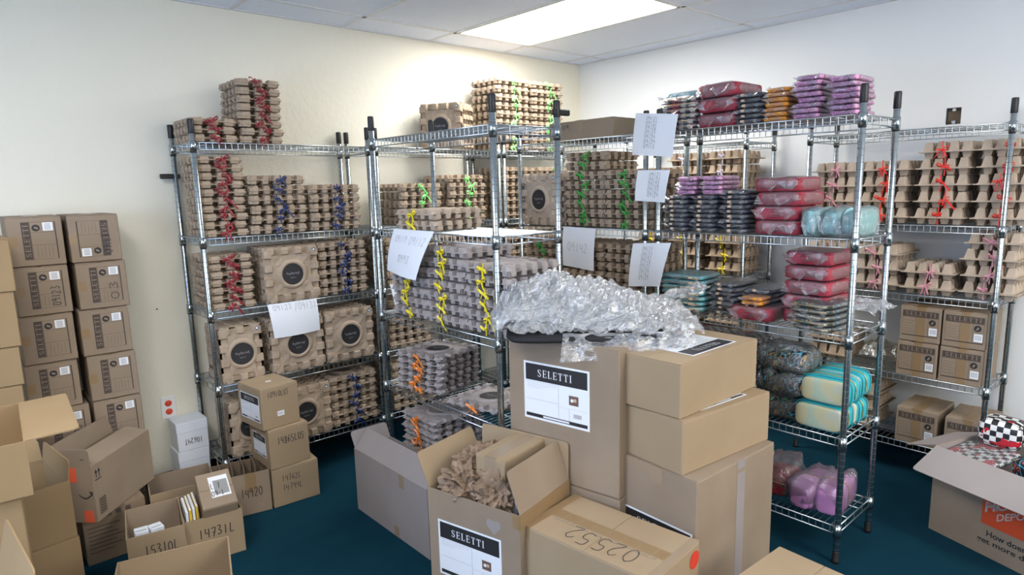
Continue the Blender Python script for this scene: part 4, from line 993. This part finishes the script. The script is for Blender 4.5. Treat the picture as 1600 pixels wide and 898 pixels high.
# ------------------------------------------------------------------ bagged goods on the nearest rack
def sgn(v, p): return math.copysign(abs(v)**p, v)
def blob(b, w, d, h, m, e1=.35, e2=.3, T=None, nu=36, nv=12, seed=None, amp=0, fr=9, smooth=True):
    def fn(u, v):
        th = 2*math.pi*u; ph = math.pi*(v-.5)
        x = sgn(math.cos(ph), e1)*sgn(math.cos(th), e2)*w/2; y = sgn(math.cos(ph), e1)*sgn(math.sin(th), e2)*d/2; z = sgn(math.sin(ph), e1)*h/2
        if amp:
            q = Vector((x, y, z))*fr
            k = 1+amp*crumple(q, seed or 1, .6, 4)/max(.05, 1); x *= 1+amp*.4*noise.noise(q); y *= k; z *= k
        return (x+w/2, y+d/2, z+h/2)
    b.grid(fn, nu, nv, m, T, smooth)
_it = {}
def item_parts(kind, var=0):
    """list of (part name, mesh); local x along rack, y into shelf, z up, origin front left bottom"""
    key = (kind, var)
    if key in _it: return _it[key]
    L = []; rr = random.Random(var*13+5)
    def P(name, fn): b = MB(); fn(b); L.append((name, b.mesh(name)))
    def sleeve(w, d, h, m='plastic_film', tail=.03, amp=.05):
        def f(b):
            blob(b, w*1.04, d*1.03, h*1.10, m, .45, .35, T3((-w*.02, -d*.015, -h*.02)), 30, 8, var+3, amp)
            # gathered open end of the bag in front
            n = 7; P_ = []
            vs = []; fs = []
            for i in range(n+1):
                u = i/n; x = w*(.04+.92*u)
                vs += [(x, 0, h*(.5+.35*math.sin(i*2.1+var))), (x+rr.uniform(-.012, .012), -tail*rr.uniform(.3, 1), h*(.45+.4*math.sin(i*1.7+var*2))+rr.uniform(-.006, .006))]
            for i in range(n): fs.append((2*i, 2*i+2, 2*i+3, 2*i+1))
            b.add(vs, fs, m)
        P('plastic_sleeve', f)
    if kind in ('navy', 'orange', 'pink', 'teal', 'snake', 'checkflat', 'magenta'):
        w, d, h = {'navy': (.125, .22, .0195), 'orange': (.095, .18, .0185), 'pink': (.105, .18, .0195), 'teal': (.22, .20, .023), 'snake': (.17, .22, .021), 'checkflat': (.22, .2, .024), 'magenta': (.10, .17, .0195)}[kind]
        mt = {'navy': 'navy_print', 'orange': 'orange_print', 'pink': 'pink_print', 'teal': 'teal_print', 'snake': 'snake_print', 'checkflat': 'check_rose', 'magenta': 'pink_print'}[kind]
        P('pouch_body', lambda b: blob(b, w, d, h, mt, .42, .22, None, 30, 8))
        P('zipper', lambda b: (b.tube([(w*.08, -.001, h*.55), (w*.92, -.001, h*.55)], .0022, {'navy': 'dark_zip', 'orange': 'orange_cloth', 'pink': 'pink_cloth', 'magenta': 'pink_cloth'}.get(kind, 'gold_zip'), 5),))
        if kind == 'navy': P('leather_tag', lambda b: (b.bbox(w*.28, -.007, h*.30, w*.40, .004, h*.80, .001, 'beige_tag'),))
        elif kind == 'teal': P('zip_pull', lambda b: (b.bbox(w*.70, -.012, h*.3, w*.76, .002, h*.75, .001, 'beige_tag'),))
        sleeve(w, d, h, tail=.022)
    elif kind == 'redpack':
        w, d, h = .19, .23, .058
        def f(b): blob(b, w, d, h, 'red_cloth', .25, .18, None, 32, 10)
        P('cloth_bundle', f)
        def g(b):
            for k in range(4):
                z = h*(.2+.2*k); b.tube([(0.004, d*.9, z), (.0005, d*.5, z), (.004, .004, z), (w*.5, -.0005, z), (w-.004, .004, z), (w-.0005, d*.5, z)], .0011, 'red_print', 4)
        P('folded_edges', g); sleeve(w, d, h, tail=.03, amp=.07)
    elif kind == 'tealbag':      # bagged folded teal cloth, standing
        w, d, h = .080, .20, .105
        P('cloth_roll', lambda b: blob(b, w, d, h, 'pale_teal', .5, .5, None, 24, 10, var+1, .10, 14))
        sleeve(w, d, h, tail=.02, amp=.10)
    elif kind == 'softteal':
        w, d, h = .17, .2, .085
        P('cloth_bundle', lambda b: blob(b, w, d, h, 'pale_teal', .4, .3, None, 28, 10)); sleeve(w, d, h, 'plastic_heap', .04, .12)
    elif kind in ('toiletry', 'snakebag', 'checkbag', 'pinkbag', 'snakered'):
        w, d, h = {'toiletry': (.20, .12, .112), 'snakebag': (.22, .14, .10), 'checkbag': (.155, .11, .115), 'pinkbag': (.112, .24, .125), 'snakered': (.24, .14, .10)}[kind]
        mt = {'toiletry': 'teal_fabric', 'snakebag': 'snake_print', 'checkbag': 'check_rose', 'pinkbag': 'pink_cloth', 'snakered': 'snake_print_red'}[kind]
        P('bag_body', lambda b: blob(b, w, d, h, mt, .55, .38, None, 44, 18))
        if kind == 'toiletry': P('printed_front', lambda b: blob(b, w*.93, .03, h*.86, 'teal_landscape', .4, .4, T3((w*.035, -.004, h*.06)), 36, 12))
        if kind == 'pinkbag': P('end_panel', lambda b: (blob(b, w*.7, .02, h*.7, 'pink_cloth', .4, .5, T3((w*.15, -.006, h*.1)), 30, 10),))
        def zp(b):
            pts = []
            for k in range(25):
                t = math.pi*k/24; pts.append((w/2-w*.515*sgn(math.cos(t), .55), d*.42, h*.50+h*.515*sgn(math.sin(t), .55)))
            b.tube(pts, .0022, 'gold_zip' if kind in ('toiletry', 'pinkbag') else 'dark_zip', 5)
        P('zipper', zp)
        def sm(b):
            for yy in (.18, .80):
                pts = [(w/2-w*.508*sgn(math.cos(t), .45), d*yy, h/2+h*.508*sgn(math.sin(t), .45)) for t in [2*math.pi*k/32 for k in range(33)]]
                b.tube(pts, .0022, mt, 4)
        P('piping', sm)
        P('zip_pull', lambda b: (b.bbox(w*1.005, d*.38, h*.30, w*1.02, d*.45, h*.55, .001, 'gold_zip' if kind in ('toiletry', 'pinkbag') else 'dark_zip'),))
        if kind in ('pinkbag', 'snakebag'):
            P('plastic_bag', lambda b: blob(b, w*1.1, d*1.1, h*1.14, 'plastic_film', .6, .5, T3((-w*.05, -d*.05, -h*.02)), 34, 14, var+4, .12, 10))
    elif kind == 'redbag':
        w, d, h = .14, .20, .15
        P('bag_body', lambda b: blob(b, w*.9, d*.9, h*.72, 'red_print', .5, .4, T3((w*.05, d*.05, 0)), 34, 14))
        P('zipper', lambda b: (b.tube([(w*.1, d*.04, h*.5), (w*.9, d*.04, h*.5)], .002, 'gold_zip', 5),))
        P('plastic_bag', lambda b: blob(b, w*1.08, d*1.08, h*1.1, 'plastic_film', .7, .6, T3((-w*.04, -d*.04, 0)), 34, 16, var+8, .16, 10))
    _it[key] = L; return L
NM = {'navy': ('zip_pouch', 'pouch'), 'orange': ('zip_pouch', 'pouch'), 'pink': ('zip_pouch', 'pouch'), 'magenta': ('zip_pouch', 'pouch'), 'teal': ('zip_pouch', 'pouch'), 'snake': ('zip_pouch', 'pouch'), 'checkflat': ('zip_pouch', 'pouch'),
      'redpack': ('bagged_bundle', 'bundle'), 'tealbag': ('bagged_roll', 'bundle'), 'softteal': ('bagged_bundle', 'bundle'), 'toiletry': ('toiletry_bag', 'bag'), 'snakebag': ('toiletry_bag', 'bag'), 'checkbag': ('toiletry_bag', 'bag'), 'pinkbag': ('toiletry_bag', 'bag'), 'snakered': ('toiletry_bag', 'bag'), 'redbag': ('bagged_pouch', 'pouch')}
def item(kind, label, loc, rz, group=None, var=0, rot=None):
    n, c = NM[kind]; r = thing(n, label, c, loc, rz, group, rot)
    for pn, me in item_parts(kind, var): link(pn, me, r)
    return r
XD = -1.395
def dstack(kind, words_, y, z, n, pitch, group, x=XD, jit=.006, rz=0.0):
    """y = left edge (far side) along the rack; local x runs to -y"""
    rr = random.Random(hash_(words_))
    for i in range(n):
        item(kind, f"{words_}, {ordn(i, n)} of its stack", (x+rr.uniform(-jit, jit), y+rr.uniform(-jit, jit), z+.003+i*pitch), R_(-90)+rr.uniform(-.05, .05)+rz, group, i % 3)
# top shelf
zt = 1.757
dstack('softteal', 'bagged pale teal bundle on top shelf, left end', -1.79, zt, 2, .090, 'teal bundles on the top shelf', x=XD+.03)
dstack('checkflat', 'checked rose pouch in plastic, top shelf', -1.80, zt, 6, .024, 'checked pouches on the top shelf', x=XD-.01)
dstack('redpack', 'bagged red bundle on top shelf', -2.000, zt, 3, .062, 'red bundles on the top shelf')
dstack('navy', 'navy pouch on the top shelf beside orange ones', -2.180, zt, 6, .021, 'navy pouches on the top shelf')
dstack('orange', 'orange pouch on top shelf, front column', -2.315, zt, 7, .019, 'orange pouches on the top shelf')
dstack('orange', 'orange pouch on top shelf, taller back column', -2.345, zt, 9, .019, 'orange pouches on the top shelf', x=XD+.19)
dstack('pink', 'pink pouch on top shelf, left column', -2.435, zt, 8, .0205, 'pink pouches on the top shelf', jit=.01)
dstack('pink', 'pink pouch on top shelf, column by chrome post', -2.575, zt, 7, .0205, 'pink pouches on the top shelf', jit=.012)
# second shelf
z2 = 1.304
dstack('navy', 'navy pouch on second shelf, left column', -1.842, z2, 8, .0205, 'navy pouches on the second shelf')
dstack('navy', 'navy pouch on second shelf, middle column', -1.985, z2, 8, .0205, 'navy pouches on the second shelf', jit=.004)
dstack('navy', 'navy pouch on second shelf, right column', -2.135, z2, 9, .0205, 'navy pouches on the second shelf', jit=.004)
dstack('magenta', 'magenta pouch over the navy ones, left pile', -1.900, z2+.166, 4, .020, 'magenta pouches over the navy ones')
dstack('magenta', 'magenta pouch over the navy ones, right pile', -2.030, z2+.166, 4, .020, 'magenta pouches over the navy ones')
dstack('redpack', 'bagged red bundle on the second shelf', -2.290, z2, 4, .058, 'red bundles on the second shelf')
for i, yy in enumerate((-2.487, -2.565, -2.640)):
    item('tealbag', f"bagged teal roll on second shelf, {('leftmost', 'middle', 'rightmost, by the post')[i]}", (XD-.005, yy, z2+.002), R_(-90), 'teal rolls on the second shelf', i)
# third shelf
z3 = .934
dstack('teal', 'teal zip pouch on the third shelf', -1.835, z3, 7, .0245, 'teal zip pouches on the third shelf', x=XD-.02, jit=.004, rz=R_(6))
dstack('navy', 'navy pouch on third shelf, left column', -2.080, z3, 7, .021, 'navy pouches on the third shelf', x=XD+.03, jit=.008)
dstack('navy', 'navy pouch on third shelf, back column', -2.215, z3, 6, .021, 'navy pouches on the third shelf', x=XD+.08, jit=.008)
item('redpack', 'loosely bagged red bundle lying before the red stack', (XD-.01, -2.195, z3+.002), R_(-88), None, 1)
dstack('orange', 'orange pouch on the third shelf', -2.232, z3+.062, 2, .019, 'orange pouches on the third shelf', x=XD+.01)
dstack('redpack', 'bagged red bundle on the third shelf', -2.400, z3, 5, .0615, 'red bundles on the third shelf', x=XD+.06, jit=.003)
dstack('snake', 'dark snake patterned pouch on the third shelf', -2.475, z3, 5, .0225, 'snake patterned pouches on the third shelf', x=XD-.028, rz=R_(-3))
# fourth shelf
z4 = .524
dstack('checkflat', 'checked rose pouch on the fourth shelf', -1.86, z4, 12, .0265, 'checked pouches on the fourth shelf')
dstack('checkflat', 'checked rose pouch in the middle of fourth shelf', -2.10, z4, 12, .0265, 'checked pouches on the fourth shelf')
dstack('snakebag', 'dark snake patterned toiletry bag', -2.330, z4, 3, .108, 'snake patterned bags on the fourth shelf')
for i, (dx, z, nm) in enumerate(((0, z4, 'lower front'), (.135, z4, 'lower back'), (0, z4+.113, 'upper front'), (.135, z4+.113, 'upper back'))):
    item('toiletry', f'teal toiletry bag with printed landscape, {nm} one', (XD-.005+dx+.004*(i % 2), -2.500-.014*(i % 3 == 2)-.01*i*.3, z+.002), R_(-90-2*(i % 2)), 'teal toiletry bags on the fourth shelf', 0)
z5 = .155
item('redbag', 'red patterned pouch in plastic on bottom shelf', (XD+.02, -2.335, z5+.002), R_(-90), None, 0)
item('pinkbag', 'pink toiletry bag in plastic, left one on bottom shelf', (XD+.005, -2.485, z5+.002), R_(-96), 'pink bags on the bottom shelf', 0)
item('pinkbag', 'pink toiletry bag in plastic, right one leaning over', (XD+.015, -2.590, z5+.002), R_(-84), 'pink bags on the bottom shelf', 1)
# clear bag lying at the shelf end
def film_sheet(name, label, cat, loc, ex, ey, nrm, amp, seed, mat='plastic_film', dome=0, nu=46, nv=34, group=None, droop=0, fr=6):
    b = MB(); ex = Vector(ex); ey = Vector(ey); n = Vector(nrm)
    def fn(u, v):
        q = ex*(u-.5)+ey*(v-.5); c = crumple(q*fr, seed, 1, 6)
        e = 1-((2*u-1)**2*.5+(2*v-1)**2*.5)
        r = max(abs(2*u-1), abs(2*v-1))
        p = q*(1+.10*noise.noise(q*5+Vector((seed, 0, 0))))+n*(amp*c+dome*max(0, 1-(2*u-1)**2)*max(0, 1-(2*v-1)**2)-droop*max(0, r-.72)**1.3*4)
        return p
    b.grid(fn, nu, nv, mat, smooth=False)
    o = b.build(name); o.location = loc; return tag(o, label, cat, group)
film_sheet('clear_bag', 'loose clear plastic bag over the snake patterned pouches', 'plastic bag', (-1.24, -2.695, 1.030), (.22, -.03, 0), (.02, -.16, -.02), (0, 0, 1), .008, 5, dome=.02)
film_sheet('clear_bag', 'yellowish crumpled bag on right rack, fourth shelf', 'plastic bag', (-.22, -2.42, .60), (.22, 0, 0), (0, -.20, 0), (0, 0, 1), .012, 9, 'plastic_yellow', dome=.06)

# ------------------------------------------------------------------ heap of plastic on the tall carton
def heap():
    A = Vector((.737, -.676, 0)); B = Vector((.676, .737, 0)); c = Vector((-2.125, -2.045, 0))
    t = thing('garment_bag', 'flat black bag with straps under the clear plastic heap', 'bag', c+Vector((0, 0, .969)), math.atan2(-.676, .737))
    b = MB(); blob(b, .60, .355, .034, 'black_cloth', .5, .30, T3((-.33, -.19, 0)), 40, 8); b.build('bag_body', t)
    for k, (x, y) in enumerate(((.135, -.10), (.215, -.015))):
        s = MB(); pts = [(x-.03, y+.06, .028), (x, y+.02, .036), (x+.03, y-.02, .022), (x+.045, y-.04, .006), (x+.075, y-.065, .003)]
        s.strip(pts, Vector((.016, .014, 0)), 'black_cloth'); s.strip([(p[0], p[1], p[2]-.002) for p in pts], Vector((.016, .014, 0)), 'black_cloth'); s.build('strap', t)
    b = MB(); b.grid(lambda u, v: (.05+.20*u, -.180+.03*v, .012+.020*v), 12, 4, 'check_rose'); b.build('checked_edge', t)
    g = 'clear plastic sheets heaped on the tall carton'
    L = [((0, .02, 1.035), .70, .36, .020, .10, 1, 'large crumpled clear plastic sheet, main body of the heap'),
         ((-.12, .04, 1.060), .50, .34, .024, .13, 2, 'clear plastic sheet rising at the left of the heap'),
         ((.12, .01, 1.030), .54, .32, .020, .08, 3, 'clear plastic sheet spreading to the right of the heap'),
         ((-.02, .04, 1.075), .46, .28, .020, .09, 4, 'bright crumpled plastic sheet on top of the heap'),
         ((-.24, .0, 1.065), .28, .26, .026, .10, 6, 'crumpled plastic sheet at the far left end of heap')]
    for (dx, dy, z), w_, d_, amp, dome, sd, lb in L:
        p = c+A*dx+B*dy; p.z = z
        film_sheet('plastic_sheet', lb, 'plastic sheet', p, A*w_, B*d_, (0, 0, 1), amp*.55, sd, 'plastic_heap', dome=dome, group=g, droop=.035, nu=90, nv=56, fr=7)
    p = c+A*.10+B*-.190; p.z = .962
    film_sheet('plastic_sheet', 'clear plastic edge hanging over the front of the labelled carton', 'plastic sheet', p, A*.46, Vector((-.03, -.035, -.09)), B*-1, .010, 8, 'plastic_film', dome=.02, group=g)
    p = c+A*.30+B*.02; p.z = 1.09
    film_sheet('plastic_sheet', 'thin plastic corner reaching up towards the number sheet', 'plastic sheet', p, A*.26+Vector((0, 0, .10)), B*.14, (0, 0, 1), .012, 12, 'plastic_film', dome=.02, group=g)
heap()

# ------------------------------------------------------------------ orange-logo carton at right with patterned bags
def logo_carton():
    a = R_(-110); loc = (-.862, -2.885, 0); w_, d_, h_ = .56, .34, .385
    r = open_carton('logo_carton', 'open carton with orange square logo and bags, right bottom corner', loc, a, w_, d_, h_, {'S': (118, .165), 'W': (109, .15), 'N': (20, .10)}, 'kraft_old', 'kraft_pale')
    S = face_T('S', w_, d_, h_)
    def lg(b):
        T = S @ T3((.215, .135, 0))
        rect(b, 0, 0, .19, .19, 'orange_brand', T, .0008)
        T2 = T @ T3((.005, .028, 0)) @ RZ(R_(38))
    decal(r, 'logo_square', lg, 'orange square')
    def tx(b):
        T = S @ T3((.215, .135, 0))
        sh = Matrix.Identity(4); sh[1][0] = .55
        T2 = T @ T3((.012, .066, 0)) @ sh @ T3((0, 0, 0))
        put_text(b, 'THE', .02, .075, .06, .095, 'logo_light', T, .0013, True)
        put_text(b, 'HOME', .0, -.012, .165, .040, 'logo_light', T @ T3((.012, .060, 0)) @ sh @ Matrix.Diagonal((1, .9, 1, 1)), .0013, True)
        put_text(b, 'DEPOT', .05, -.085, .175, -.050, 'logo_light', T @ T3((.008, .080, 0)) @ sh @ Matrix.Diagonal((1, .9, 1, 1)), .0013, True)
    decal(r, 'logo_lettering', tx)
    def sl(b):
        put_text(b, 'How doers', .240, .088, .400, .113, 'marker', S, .001, True); put_text(b, 'get more done.', .205, .048, .455, .078, 'marker', S, .001, True)
    decal(r, 'slogan', sl)
    Mx = Matrix.Translation(loc) @ RZ(a)
    def at(x, y, z): return Mx @ Vector((x, y, z))
    item('checkbag', 'checked rose toiletry bag sticking out of the logo carton', at(.06, .17, .390), a+R_(12), None, 0)
    item('checkflat', 'checked pouch lying in front in the logo carton', at(.01, .02, .335), a, None, 0, rot=(R_(6), R_(-4), a))
    item('snakered', 'dark bag with coloured snakes in the logo carton', at(.27, .05, .335), a+R_(-4), None, 0)
    item('snakebag', 'dark bag standing below the others in logo carton', at(.05, .06, .10), a, None, 1)
    item('snakered', 'dark snake bag at bottom of the logo carton', at(.28, .08, .10), a, None, 1)
logo_carton()
